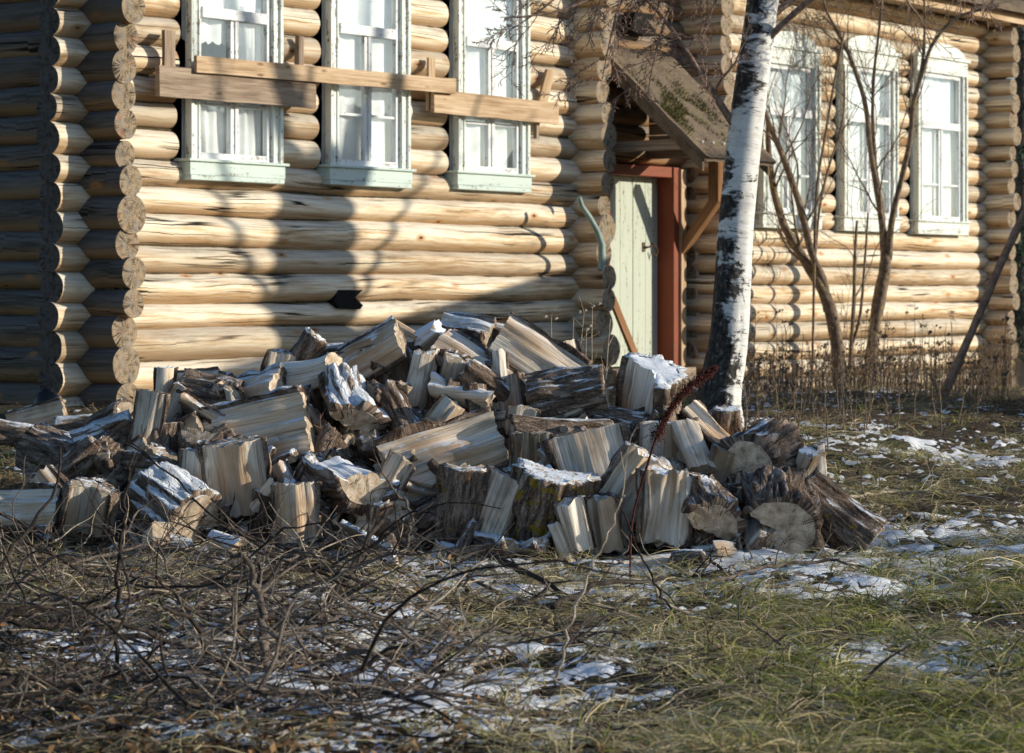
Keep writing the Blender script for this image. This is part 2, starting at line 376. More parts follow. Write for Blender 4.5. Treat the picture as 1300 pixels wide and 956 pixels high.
M['bluestick']=mat_paint('faded_teal_stick',(.30,.40,.37),(.2,.17,.13),.56)
def mat_glass():
    t=NT('window_glass'); fr=t.n('ShaderNodeFresnel'); fr.inputs[0].default_value=1.5
    tr=t.n('ShaderNodeBsdfTransparent'); tr.inputs[0].default_value=(.97,.99,1,1)
    gl=t.n('ShaderNodeBsdfGlossy'); gl.inputs['Roughness'].default_value=.03; gl.inputs[0].default_value=(.9,.95,1,1)
    b=t.n('ShaderNodeBump'); b.inputs['Strength'].default_value=.15; b.inputs['Distance'].default_value=.02; t.link(t.noise(t.obj(),3,2),b.inputs['Height']); t.link(b.outputs[0],gl.inputs['Normal'])
    mx=t.n('ShaderNodeMixShader'); t.link(t.math('ADD',t.math('MULTIPLY',fr.outputs[0],1.4),.09,clamp=True),mx.inputs[0])
    t.link(tr.outputs[0],mx.inputs[1]); t.link(gl.outputs[0],mx.inputs[2]); t.link(mx.outputs[0],t.out.inputs[0]); return t.m
M['glass']=mat_glass()
def mat_roof():
    t=NT('porch_roofing'); uv=t.uv()
    n=t.noise(uv,5,5,.7); f=t.noise(uv,40,4,.7); st=t.noise(t.vmul(uv,(3,22,1)),1,3)
    col=t.ramp(t.math('ADD',t.math('MULTIPLY',n,.6),t.math('MULTIPLY',f,.35)),[(.3,(.05,.038,.028)),(.5,(.19,.145,.105)),(.7,(.38,.31,.24))])
    ms=t.step(t.math('ADD',n,t.math('MULTIPLY',f,.35)),.74,.84); col=t.mix(ms,col,t.mix(f,(.045,.05,.012),(.16,.15,.04)))
    return t.done(col,.9,t.math('ADD',f,st),.7,.015,.15)
M['roof']=mat_roof()
def mat_ground():
    t=NT('ground_litter'); p=t.obj()
    n=t.noise(p,2.2,6,.65); f=t.noise(p,28,5,.7); l=t.vor(t.vmul(p,(1,1.0,1)),34); bits=t.noise(t.vmul(p,(9,42,1)),1,4,.7,1.2)
    col=t.ramp(t.math('ADD',t.math('MULTIPLY',f,.6),t.math('MULTIPLY',bits,.45)),[(.36,(.008,.006,.005)),(.5,(.04,.029,.02)),(.62,(.14,.105,.068)),(.78,(.36,.28,.18))])
    gr=t.math('MULTIPLY',t.step(n,.48,.62),.45); col=t.mix(gr,col,t.mix(f,(.03,.04,.012),(.12,.13,.045)))
    sb=t.attr('snow')
    sn=t.math('ADD',t.math('MULTIPLY',t.noise(p,1.6,3,.6),.45),t.math('MULTIPLY',t.noise(p,11,5,.72),.5))
    m=t.step(t.math('ADD',sn,sb),.555,.58)
    m=t.math('MULTIPLY',m,t.step(t.noise(t.vmul(p,(26,50,1)),1,5,.75),.43,.50))
    col=t.mix(m,col,t.mix(f,(.74,.78,.84),(.88,.90,.93)))
    h=t.math('ADD',t.math('ADD',f,bits),t.math('MULTIPLY',m,.9))
    return t.done(col,.85,h,.8,.025,.2)
M['ground']=mat_ground()

# ------------------------------------------------------------------ the house
W=Vector((.588,.809,0)).normalized(); Nn=Vector((W.y,-W.x,0)); UP=Vector((0,0,1))
C0=Vector((-3.295,20.44,0))
def hp(s,o,z): return C0+W*s+Nn*o+UP*z
def sx(px,o=0.0):
    k=(px-650)/F; b=C0+Nn*o
    return (b.y*k-b.x)/(W.x-W.y*k)
def zy(py,s,o=0.0):
    return EYE-(py-HY)*hp(s,o,0).y/F
house=empty('log_house',(C0.x,C0.y,.4))
tag(house,'old weathered log house with mint window frames and a lean-to porch behind the woodpile','house')
bpy.context.view_layer.update()
def hbuild(mb,name,mats,parent=house,bevel=0.0):
    """build in world coordinates, then hang on its parent"""
    o=mb.build(name,mats,None,bevel); o.parent=parent
    base=Vector(parent.location) if parent.parent is None else Vector((0,0,0))
    o.matrix_parent_inverse=Matrix.Translation(-base)
    return o
LB=[.02,.28,.53,.79,1.05,1.26,1.50,1.72,1.98,2.2,2.42,2.66,2.88,3.1,3.33,3.57,3.8,4.05,4.28,4.52,4.76,5.0]
RB=[-.05+.211*i for i in range(25)]; RB=[z for z in RB if z<5.1]
DB=[.0+.192*i for i in range(26) if .192*i<5.0]
def log(mb, s0, s1, o, z, r, along='w', seed=0.0, caps=(True,True)):
    n=max(2,int(abs(s1-s0)/.16)+1); pts=[]; rad=[]
    for i in range(n+1):
        s=s0+(s1-s0)*i/n
        dz=.018*nz(s*.6,seed,1)+.007*nz(s*2.3,seed,4); do=.010*nz(s*.6,seed,7)
        pts.append(hp(s,o+do,z+dz) if along=='w' else hp(o+do,s,z+dz))
        rad.append(r*(1+.11*nz(s*.4,seed,11)+.05*nz(s*2.1,seed,13)+.03*nz(s*5,seed,15)))
    mb.tube(pts,rad,22,0,(seed*.37)%1.0,True,1,.05,0,seed,.9)
sR=sx(736); sD=sx(888); sE=sx(1255)
class Win: pass
wins=[]
def defwin(xa,xb,ysill,ytrans,ytop,zsill=None):
    w=Win(); w.a=sx(xa,.06); w.b=sx(xb,.06); m=(w.a+w.b)/2; w.zs=zy(ysill,m,.06); w.zt=zy(ytrans,m,.06) if ytrans is not None else None; w.zh=zy(ytop,m,.06); wins.append(w); return w
w1=defwin(240,353,228,20,-62); w2=defwin(417,515,234,40,-45); w3=defwin(579,667,240,56,-26)
w4=defwin(966,1037,288,143,72); w5=defwin(1069,1136,292,152,76); w6=defwin(1163,1224,296,160,84)
seed=1.0
wall=MB(); rng=random.Random(3)
def rows(bounds,sa,sb,o,openings,mb,ext=(0,0)):
    global seed
    for i in range(len(bounds)-1):
        z=(bounds[i]+bounds[i+1])/2; h=bounds[i+1]-bounds[i]; seed+=1.713
        r=h*.528
        cuts=[(w[0],w[1]) for w in openings if w[2]<z<w[3]]
        x0=sa-ext[0]-rng.uniform(0,.05); segs=[]
        for a,b in sorted(cuts):
            segs.append((x0,a)); x0=b
        segs.append((x0,sb+ext[1]+rng.uniform(0,.04)))
        for a,b in segs: log(mb,a,b,o+rng.uniform(-.01,.01),z,r,'w',seed)
OFF=-.09
op=[(w.a-.085,w.b+.01,w.zs+.05,w.zh-.05) for w in wins]
rows(LB,0,sR,OFF,op[:3]+[],wall,(.36,.06))
def caulk(mb,bounds,sa,sb,o,openings):
    for z in bounds[1:-1]:
        cuts=sorted((w[0],w[1]) for w in openings if w[2]-.1<z<w[3]+.1); x0=sa; segs=[]
        for a,b in cuts: segs.append((x0,a)); x0=b
        segs.append((x0,sb))
        for a,b in segs:
            n=max(2,int((b-a)/.09)); 
            if b-a<.1: continue
            mb.tube([hp(a+(b-a)*i/n,o+.03+.012*nz(i*.7,z*9,2),z+.010*nz(i*.5,z*7,5)) for i in range(n+1)],[.020*(1+.5*nz(i*.9,z*5,1)) for i in range(n+1)],6,0,.3)
cm=MB(); caulk(cm,LB,0,sR,OFF,op[:3]); caulk(cm,RB,sD,sE,OFF,op[3:]); hbuild(cm,'moss_caulking',M['moss'])
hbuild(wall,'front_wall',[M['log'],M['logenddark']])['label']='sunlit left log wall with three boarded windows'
wall=MB(); rows(RB,sD,sE,OFF,op[3:],wall,(.06,.05)); hbuild(wall,'front_wall',[M['log'],M['logend']])['label']='sunlit right log wall behind birch and saplings'
# porch wall with the door opening
jo=-.03
dL=sx(768,jo); dR=sx(862,jo); dTop=zy(206,dL); dBot=zy(466,dR)
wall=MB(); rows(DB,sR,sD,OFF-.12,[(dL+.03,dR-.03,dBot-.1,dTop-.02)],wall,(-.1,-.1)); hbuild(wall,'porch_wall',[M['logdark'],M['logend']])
# cross walls: stubs stick out past the front
def crosswall(s,depth,bounds,tip=.40,lab=None,mat='log'):
    global seed
    mb=MB(); b=[x+.11 for x in bounds]
    for i in range(len(b)-1):
        z=(b[i]+b[i+1])/2; h=b[i+1]-b[i]; seed+=1.3
        log(mb,tip+rng.uniform(-.055,.055),-depth,s+rng.uniform(-.015,.015),z,h*.55*rng.uniform(.88,1.12),'n',seed)
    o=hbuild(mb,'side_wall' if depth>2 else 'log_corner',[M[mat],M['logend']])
    cb=MB(); cb.box(hp(s-.03,tip-.12,.1),Nn*-(depth+tip-.15),W*.06,UP*4.7); hbuild(cb,'light_block_core',M['moss'],o)  # dark core board added inside the wall to stop light between logs
    if lab: o['label']=lab
    return o
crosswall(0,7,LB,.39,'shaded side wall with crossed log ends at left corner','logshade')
crosswall(sR,1.6,LB,.33); crosswall(sD,1.6,RB,.34); crosswall(sE,7,RB,.36)
# dark backing board added behind the walls to block light
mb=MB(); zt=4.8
mb.box(hp(.1,-.62,0),W*(sE-.2),Nn*-.05,UP*zt); hbuild(mb,'dark_backing',M['inner'])
# main roof and eave
mb=MB()
e0=-.7; e1=sE+.75
mb.box(hp(e0,.42,4.80),W*(e1-e0),Nn*-.5,UP*.05,0,.3,20); mb.box(hp(e0,.44,4.75),W*(e1-e0),Nn*.04,UP*.2,0,.6,20)
hbuild(mb,'eave_board',M['plank'])
mb=MB()
for sg in (0,1):
    a=hp(e0-.2,.62 if not sg else -8.2,4.86); 
    mb.box(a,W*(e1-e0+.4),(Nn*-4.4 if not sg else Nn*4.4)+UP*2.6,UP*.08,0,.2,4)
hbuild(mb,'roof',M['roof'])

def window(w, kind):
    wd=w.b-w.a
    root=MB(); O=.085; cw=.10
    # casing boards: two sides, head, small outer fillets
    zs=w.zs+.14; zh=w.zh
    def bd(mbx,s0,s1,z0,z1,o0,o1,mi=0,rv=0.2): mbx.box(hp(s0,o0,z0),UP*(z1-z0) if (z1-z0)>(s1-s0) else W*(s1-s0), W*(s1-s0) if (z1-z0)>(s1-s0) else UP*(z1-z0), Nn*(o1-o0),mi,rv)
    bd(root,w.a,w.a+cw,zs,zh-.1,O-.045,O); bd(root,w.b-cw,w.b,zs,zh-.1,O-.045,O)
    bd(root,w.a-.02,w.a+.018,zs,zh-.1,O-.05,O+.022); bd(root,w.b-.018,w.b+.02,zs,zh-.1,O-.05,O+.022)
    bd(root,w.a+cw-.022,w.a+cw-.002,zs,zh-.1,O-.045,O+.012); bd(root,w.b-cw+.002,w.b-cw+.022,zs,zh-.1,O-.045,O+.012)
    bd(root,w.a-.03,w.b+.03,zh-.1,zh+.08,O-.05,O+.012); bd(root,w.a-.06,w.b+.06,zh+.08,zh+.12,O-.05,O+.04)
    if kind=='arched':
        pts=[]; 
        for i in range(13):
            an=PI*i/12; pts.append((math.cos(an),math.sin(an)))
        c=(w.a+w.b)/2; f=[hp(c+x*wd*.47,O+.015,zh+.12+y*.16) for x,y in pts]; b=[hp(c+x*wd*.47,-.05,zh+.12+y*.16) for x,y in pts]
        k=len(f); root.add(f+b,[tuple(range(k))[::-1]]+[(i,i+1,k+i+1,k+i) for i in range(k-1)],None,0,.3,False)
    r=hbuild(root,'window',M['mint'],house,.004)
    sl=MB()
    sl.box(hp(w.a-.04,-.05,w.zs+.02),W*(wd+.08),Nn*(O+.075),UP*.11,0,.1)
    sl.box(hp(w.a-.07,-.05,w.zs+.13),W*(wd+.14),Nn*(O+.10),UP*.025,0,.7)
    sl.box(hp(w.a-.03,-.05,w.zs-.02),W*(wd+.06),Nn*(O+.075),UP*.04,0,.4)
    hbuild(sl,'sill',M['teal'] if kind!='arched' else M['mint'],r,.006)
    # sash: outer frame, transom, mullion, glazing bar
    fr=MB(); a=w.a+cw; b=w.b-cw; o0=.012; o1=.062; fw=.045
    z0=zs; z1=zh-.1; zt=w.zt; c=(a+b)/2
    bd(fr,a,a+fw,z0,z1,o0,o1); bd(fr,b-fw,b,z0,z1,o0,o1)
    bd(fr,a+fw,b-fw,z0,z0+.07,o0,o1+.002); bd(fr,a+fw,b-fw,z1-.05,z1,o0,o1); bd(fr,a+fw,b-fw,zt-.045,zt+.045,o0-.01,o1+.02)
    bd(fr,c-.045,c-.002,z0+.07,zt-.045,o0,o1-.004); bd(fr,c+.002,c+.045,z0+.07,zt-.045,o0,o1+.006)
    zb=z0+.07+(zt-z0-.11)*.36
    for p,q in ((a+fw,c-.045),(c+.045,b-fw)): bd(fr,p,q,zb-.012,zb+.012,o0+.005,o1-.012)
    hbuild(fr,'sash',M['white'],r,.003)
    panes=[(a+fw,b-fw,zt+.045,z1-.05),(a+fw,c-.045,zb+.012,zt-.045),(c+.045,b-fw,zb+.012,zt-.045),(a+fw,c-.045,z0+.07,zb-.012),(c+.045,b-fw,z0+.07,zb-.012)]
    for p,q,y0,y1 in panes:
        g=MB(); tl=rng.uniform(-.006,.006); g.add([hp(p-.01,.036+tl,y0-.01),hp(q+.01,.036-tl,y0-.01),hp(q+.01,.036-tl,y1+.01),hp(p-.01,.036+tl,y1+.01)],[(0,1,2,3)],None,0,0,False); hbuild(g,'pane',M['glass'],r)
    # curtain behind the glass, wavy cloth
    spans={'half':[(c-.02,b+.1,z0-.05,zt+.1),(a-.1,b+.1,zt-.22,z1+.1),(a-.1,c+.1,z0-.05,zb+.12)],'full':[(a-.1,b+.1,z0-.1,z1+.1)],'arched':[(a-.1,b+.1,z0-.1,z1+.1)],'low':[(a-.1,b+.1,z0+.25,z1+.1)]}[kind]
    for p,q,y0,y1 in spans:
        cu=MB(); n=40; vs=[]; fs=[]
        for i in range(n+1):
            s=p+(q-p)*i/n
            for j in range(7):
                sag=.03*abs(math.sin(i*.9)) if j==0 else 0
                vs.append(hp(s,-.025+.012*math.sin(i*.85+j*.12)+.02*nz(i*.2,j*.3,w.a),y0+(y1-y0)*j/6-sag))
        for i in range(n):
            for j in range(6): fs.append((i*7+j,(i+1)*7+j,(i+1)*7+j+1,i*7+j+1))
        cu.add(vs,fs); hbuild(cu,'curtain',M['lace'],r)
    return r
for w,k,l in zip(wins,['half','full','full','arched','arched','arched'],
    ['tall mint window crossed by two boards, left of the three boarded ones','tall mint window in the middle of the boarded wall','tall mint window crossed by the short pale board','arched mint window partly behind the birch','arched mint window behind the forked sapling','arched mint window nearest the right corner']):
    window(w,k)['label']=l

# door, frame and latch
do=-.27
z0,z1=dBot,dTop
dm=MB(); dw=dR-dL; nb=5
for i in range(nb):
    s0=dL+.10+(dw-.2)*i/nb; s1=dL+.10+(dw-.2)*(i+1)/nb-.006
    dm.box(hp(s0,do,z0+.02),UP*(z1-z0-.12),W*(s1-s0),Nn*(.04+.003*(i%2)),0,i*.17)
door=hbuild(dm,'door',M['doorgreen'],house,.004)
hd=MB(); hs=dL+dw*.72; hz=z0+(z1-z0)*.60
hd.tube([hp(hs,do+.045,hz),hp(hs+.03,do+.09,hz),hp(hs+.09,do+.10,hz+.01),hp(hs+.17,do+.06,hz+.02)],.010,8); hd.tube([hp(hs+.16,do+.06,hz+.05),hp(hs+.2,do+.1,hz-.04),hp(hs+.16,do+.1,hz-.10),hp(hs+.12,do+.07,hz-.05)],.009,8)
hd.box(hp(hs-.02,do+.046,hz-.05),W*.05,UP*.1,Nn*.006)
hbuild(hd,'handle',M['metal'],door)
fr=MB()
fr.box(hp(dR-.10,do-.02,z0),UP*(z1-z0),W*.10,Nn*(jo-do+.02),0,.3); fr.box(hp(dL,do-.02,z0),UP*(z1-z0),W*.10,Nn*(jo-do+.02),0,.5)
fr.box(hp(dL+.10,do-.02,z1-.11),W*(dw-.2),UP*.11,Nn*(jo-do),0,.7)
hbuild(fr,'door_frame',M['red'],door,.006)
tr=MB(); tr.box(hp(dR+.003,jo-.05,z0-.02),UP*(z1-z0),W*.09,Nn*.08,0,.3,6,.006); hbuild(tr,'trim_board',M['plank'],door)
st=MB(); st.box(hp(dL-.05,-.35,z0-.14),W*(dw+.1),UP*.14,Nn*.5,0,.2); hbuild(st,'threshold',M['greyplank'],door)
lp=MB(); pa=hp(sx(770,.2),.2,zy(376,sx(770,.2),.2)); pb=hp(sx(803,.2),.25,zy(470,sx(803,.2),.2))
lp.box(pa,(pb-pa),W*.11,Nn*.035,0,.4,5,.004)
o=hbuild(lp,'prop_board',M['shadeorange'],None or house); 
# porch roof
ps0=sx(760,.02); ps1=ps0+1.22; pz1=zy(62,ps0); po=1.22; pz0=zy(196,ps0,po)
rf=MB(); sl=(Nn*po+UP*(pz0-pz1)); up=sl.cross(W); up=up if up.z>0 else -up; up.normalize()
nr=9; nc=14; vs=[]; fs=[]; uvs=[]
for i in range(nc+1):
    for j in range(nr+1):
        d=.015*nz(i*.6,j*.6,3)+(-.012 if j==nr else 0)*(i%2)
        vs.append(hp(ps0-.06+(ps1-ps0+.12)*i/nc,0,pz1)+sl*(j/nr*1.06)+up*(.06+d))
k=len(vs); vs+= [v-up*.05 for v in vs]
for i in range(nc):
    for j in range(nr):
        a=i*(nr+1)+j; b=a+nr+1; fs.append((a,a+1,b+1,b)); uvs.append([(i*.1,j*.16),(i*.1,j*.16+.16),(i*.1+.1,j*.16+.16),(i*.1+.1,j*.16)])
        fs.append((k+a,k+b,k+b+1,k+a+1)); uvs.append([(0,0)]*4)
for i in range(nc):
    for j in (0,nr):
        a=i*(nr+1)+j; b=a+nr+1; fs.append((a,b,k+b,k+a)); uvs.append([(0,0)]*4)
for i in (0,nc):
    for j in range(nr):
        a=i*(nr+1)+j; fs.append((a,a+1,k+a+1,k+a)); uvs.append([(0,0)]*4)
rf.add(vs,fs,uvs,0,.2)
proof=hbuild(rf,'porch_roof',M['roof'])
for s in (ps0-.04,ps1):
    mb=MB(); mb.box(hp(s,0,pz1-.12)+sl*-.02,sl*1.06,W*.035,UP*.16,0,.3 if s<ps1 else .8,10,.012,s); hbuild(mb,'barge_board',M['roof'],proof)
mb=MB(); mb.box(hp(ps0+.02,-.1,pz0+.06),Nn*(po+.02),W*.09,UP*.1,0,.3,5,.005); mb.box(hp(ps1-.12,-.1,pz0+.04),Nn*(po+.02),W*.09,UP*.1,0,.6,5,.005)
mb.box(hp(ps0+.02,po-.1,pz0-.02),W*(ps1-ps0-.05),Nn*.07,UP*.08,0,.9)
hbuild(mb,'support_beam',M['greyplank'],proof)
mb=MB(); bs=sx(868,.02)
a=hp(bs,-.05,zy(330,bs)); b=hp(bs+.02,.78,pz0+.03); mb.box(a,b-a,W*.10,(b-a).cross(W).normalized()*.10,0,.2)
b2=hp(ps1-.1,.62,pz0-.42); mb.box(b2,UP*.46,W*.09,Nn*.12,0,.7)
hbuild(mb,'brace',M['shadeorange'],proof)
mb=MB(); rm=random.Random(6)
for k in range(3200):
    f=min(1.0,max(.05,rm.gauss(.58,.15))); q=hp(ps0+rm.random()**1.4*(ps1-ps0)*.8,0,pz1)+sl*f+up*.06
    if nz(q.x*4,q.y*4,3)<-.05: continue
    d=(up+Vector((rm.gauss(0,.6),rm.gauss(0,.6),rm.gauss(0,.3)))).normalized()*rm.uniform(.012,.055); w=Vector((rm.gauss(0,1),rm.gauss(0,1),0)).normalized()*.008
    mb.add([q-w,q+w,q+d],[(0,1,2)],None,0,rm.random())
hbuild(mb,'moss',M['greenmoss'],proof)['kind']='stuff'
mb=MB()
for i in range(6):
    q=hp(ps0+.1+i*.2,0,pz1)+sl*.93+up*.07; mb.tube([q,q+up*.012],[.014,.010],8)
hbuild(mb,'roofing_nail',M['lace'],proof)

mb=MB()
for i in range(9):
    z0_=pz0+.16+i*.125
    o_=(pz1-z0_-.17)/(pz1-pz0)*po
    if o_>.08: mb.box(hp(ps1-.14,-.08,z0_),Nn*(o_+.08),W*.03,UP*.118,0,(i*.37)%1,4,.003)
hbuild(mb,'side_boards',M['greyplank'],proof)
# boards nailed over the windows
def board(x0,y0,x1,y1,h,o,mat,lab,th=.04,sd=0.0,nx=14,name='plank',tilt=0):
    s0=sx(x0,o); s1=sx(x1,o); p=hp(s0,o,zy(y0,s0,o)); q=hp(s1,o,zy(y1,s1,o))
    d=q-p; hv=UP*h if abs(d.z)<d.length*.5 else W*h
    mb=MB(); mb.box(p,d,hv,Nn*th,0,(sd*.37)%1,nx,.008,sd)
    ob=hbuild(mb,name,M[mat],house); ob['label']=lab; return ob
board(197,122,396,138,.245,.15,'greyplank','wide grey board with a broken end across the first window',.05,2.1)
board(246,92,575,119,.135,.205,'plank','long narrow pale board running past two windows',.035,5.2)
board(547,143,705,158,.21,.15,'plank','short pale board across the third window',.04,9.4)
board(205,86,205.5,38,.13,.12,'greyplank','upright stub above the wide grey board',.03,3.3,4)
board(374,84,374.5,46,.06,.07,'greyplank','dark upright batten right of the first window',.05,4.3,4)
board(541,140,541.5,73,.09,.10,'plank','upright batten holding the boards between windows',.03,6.3,5)
board(680,135,692,88,.14,.09,'plank','leaning stub right of the third window',.03,7.3,4)
board(677,176,677.5,150,.05,.09,'greyplank','short batten under the pale board',.04,8.3,3)
# vent holes: near-black blocks set in the logs for the dark inside
def hole(xa,ya,xb,yb,lab):
    o=.045; s0=sx(xa,o); s1=sx(xb,o); z0=zy(yb,s0,o); z1=zy(ya,s0,o); mb=MB()
    prof=[(0,.45),(.12,1),(1,1),(.72,.62),(1,.2),(.9,0),(.15,.05)]
    f=[hp(s0+(s1-s0)*x,o,z0+(z1-z0)*y) for x,y in prof]; b=[v-Nn*.14 for v in f]; k=len(f)
    mb.add(f+b,[tuple(range(k))]+[(i,(i+1)%k,k+(i+1)%k,k+i) for i in range(k)],None,0,0,False)
    ob=hbuild(mb,'vent_hole',M['dark']); ob['label']=lab
hole(425,368,461,393,'ragged dark hole low in the log wall'); hole(803,14,833,42,'dark square hole above the porch roof')
# bent stick hanging on the porch corner
mb=MB(); sh=sx(750,.45)
pts=[(735,250),(739,262),(748,275),(758,292),(764,310),(764,330),(762,343)]
P=[hp(sx(x,.47),.47,zy(y,sx(x,.47),.47)) for x,y in pts]
mb.tube(P,[.022,.024,.026,.03,.035,.04,.03],8,0,.3,True,None,.2)
tag(mb.build('bent_stick',M['bluestick']),'faded teal bent stick hanging on the log corner beside the door','stick')

# ------------------------------------------------------------------ ground sheet
def axis(lo,hi,fine0,fine1,step,grow=1.25):
    a=list(np.arange(fine0,fine1,step)); s=step; x=a[0]
    left=[]
    while x>lo: s*=grow; x-=s; left.append(x)
    s=step; x=a[-1]; right=[]
    while x<hi: s*=grow; x+=s; right.append(x)
    return np.array(left[::-1]+a+right)
xs=axis(-900,900,-4.2,5.2,.055); ys=axis(-60,1500,6.5,22,.055,1.12)
X,Y=np.meshgrid(xs,ys)
Z=gz_np(X,Y)
mic=np.zeros_like(Z)
for i in range(len(ys)):
    if ys[i]<2 or ys[i]>45: continue
    for j in range(len(xs)):
        if abs(xs[j])<14: mic[i,j]=micro(xs[j],ys[i])
Z=Z+mic
nxg,nyg=len(xs),len(ys)
V=np.stack([X,Y,Z],-1).reshape(-1,3)
idx=np.arange(nxg*nyg).reshape(nyg,nxg)
Fc=np.stack([idx[:-1,:-1],idx[:-1,1:],idx[1:,1:],idx[1:,:-1]],-1).reshape(-1,4)
def npmesh(name,V,Fc,mat,col=None,attrs=None,smooth=True):
    me=bpy.data.meshes.new(name); nv=len(V); nf=len(Fc); k=Fc.shape[1]
    me.vertices.add(nv); me.vertices.foreach_set('co',V.astype(np.float32).ravel())
    me.loops.add(nf*k); me.loops.foreach_set('vertex_index',Fc.astype(np.int32).ravel())
    me.polygons.add(nf); me.polygons.foreach_set('loop_start',np.arange(0,nf*k,k,dtype=np.int32))
    me.update(calc_edges=True)
    me.polygons.foreach_set('use_smooth',np.full(nf,smooth))
    if col is not None:
        a=me.color_attributes.new('Col','FLOAT_COLOR','POINT'); a.data.foreach_set('color',np.concatenate([col,np.ones((nv,1))],1).astype(np.float32).ravel())
    for n,v in (attrs or {}).items():
        a=me.attributes.new(n,'FLOAT','POINT'); a.data.foreach_set('value',v.astype(np.float32).ravel())
    me.materials.append(mat); me.validate()
    o=bpy.data.objects.new(name,me); C.objects.link(o); return o
# where snow lies: patches round the pile and in the hollows
SN=[(gp(490,835),.75,.10),(gp(560,700),.8,.10),(gp(950,715),.9,.13),(gp(1010,740),.7,.10),(gp(1190,690),.9,.10),(gp(1240,575),.8,.05),(gp(1130,840),.5,.07),(gp(260,690),.6,.10),(gp(360,770),.6,.08),(gp(150,820),.5,.06),(gp(760,725),.6,.10),(gp(470,900),.8,.08),(gp(640,745),.5,.07),(gp(250,760),.5,.05),(gp(1220,840),.4,.08),(gp(1100,560),.9,.05),(gp(30,800),.4,.06)]
sb=np.full(X.shape,-.03)
for p,r,a in SN: sb+=a*0*np.exp(-(((X-p.x)/r)**2+((Y-p.y)/(r*1.1))**2))
sb-=.08*np.exp(-(((X-gp(1100,800).x)/.9)**2+((Y-gp(1100,800).y)/.5)**2)); sb-=np.where(Y>17.5,.05,0)
g=npmesh('ground',V,Fc,M['ground'],None,{'snow':sb}); tag(g,kind='structure')

# thin crusts of snow, broken by the litter
def snowf(x,y):
    f=.20*nz(x*1.4,y*1.4,31)+.22*nz(x*4.5,y*5,7)+.30*nz(x*11,y*11,9)+.32*nz(x*27,y*27,2)
    b=-.22
    for p,r,a in SN: b+=a*(3.6 if p.x<1.4 else 2.7)*math.exp(-(((x-p.x)/r)**2+((y-p.y)/(r*1.1))**2))
    return f+min(b,.025)
def snow_sheet():
    gx=np.arange(-3.3,4.3,.03); gy=np.concatenate([np.arange(7.0,16,.03),np.arange(16,30,.06)]); A=len(gx)
    V=[];Fv=np.zeros((len(gy),A))
    for i,y in enumerate(gy):
        for j,x in enumerate(gx):
            if abs(x)>.235*y: V.append((x,y,-1)); Fv[i,j]=-1; continue
            f=snowf(x,y)
            Fv[i,j]=f
            V.append((x,y,ground(x,y)+max(-.02,min(.007,f*.10))+.003+.002*nz(x*40,y*40,5)))
    idx=np.arange(A*len(gy)).reshape(len(gy),A)
    mx=np.maximum.reduce([Fv[:-1,:-1],Fv[:-1,1:],Fv[1:,1:],Fv[1:,:-1]])>-.02; mn=np.minimum.reduce([Fv[:-1,:-1],Fv[:-1,1:],Fv[1:,1:],Fv[1:,:-1]])>-.9
    k=mx&mn
    Q=np.stack([idx[:-1,:-1],idx[:-1,1:],idx[1:,1:],idx[1:,:-1]],-1)[k]
    used=np.unique(Q); remap=np.zeros(A*len(gy),int); remap[used]=np.arange(len(used))
    t=NT('old_snow'); p=t.obj(); n=t.noise(p,60,4,.7); d=t.noise(p,17,4,.7)
    c=t.mix(t.step(d,.56,.70),t.mix(n,(.74,.77,.84),(.90,.91,.93)),(.30,.26,.22))
    m=t.done(c,.7,n,.5,.01,.3)
    return npmesh('snow',np.array(V)[used],remap[Q],m)
tag(snow_sheet(),'thin broken patches of old snow between litter and grass','snow',kind='stuff')

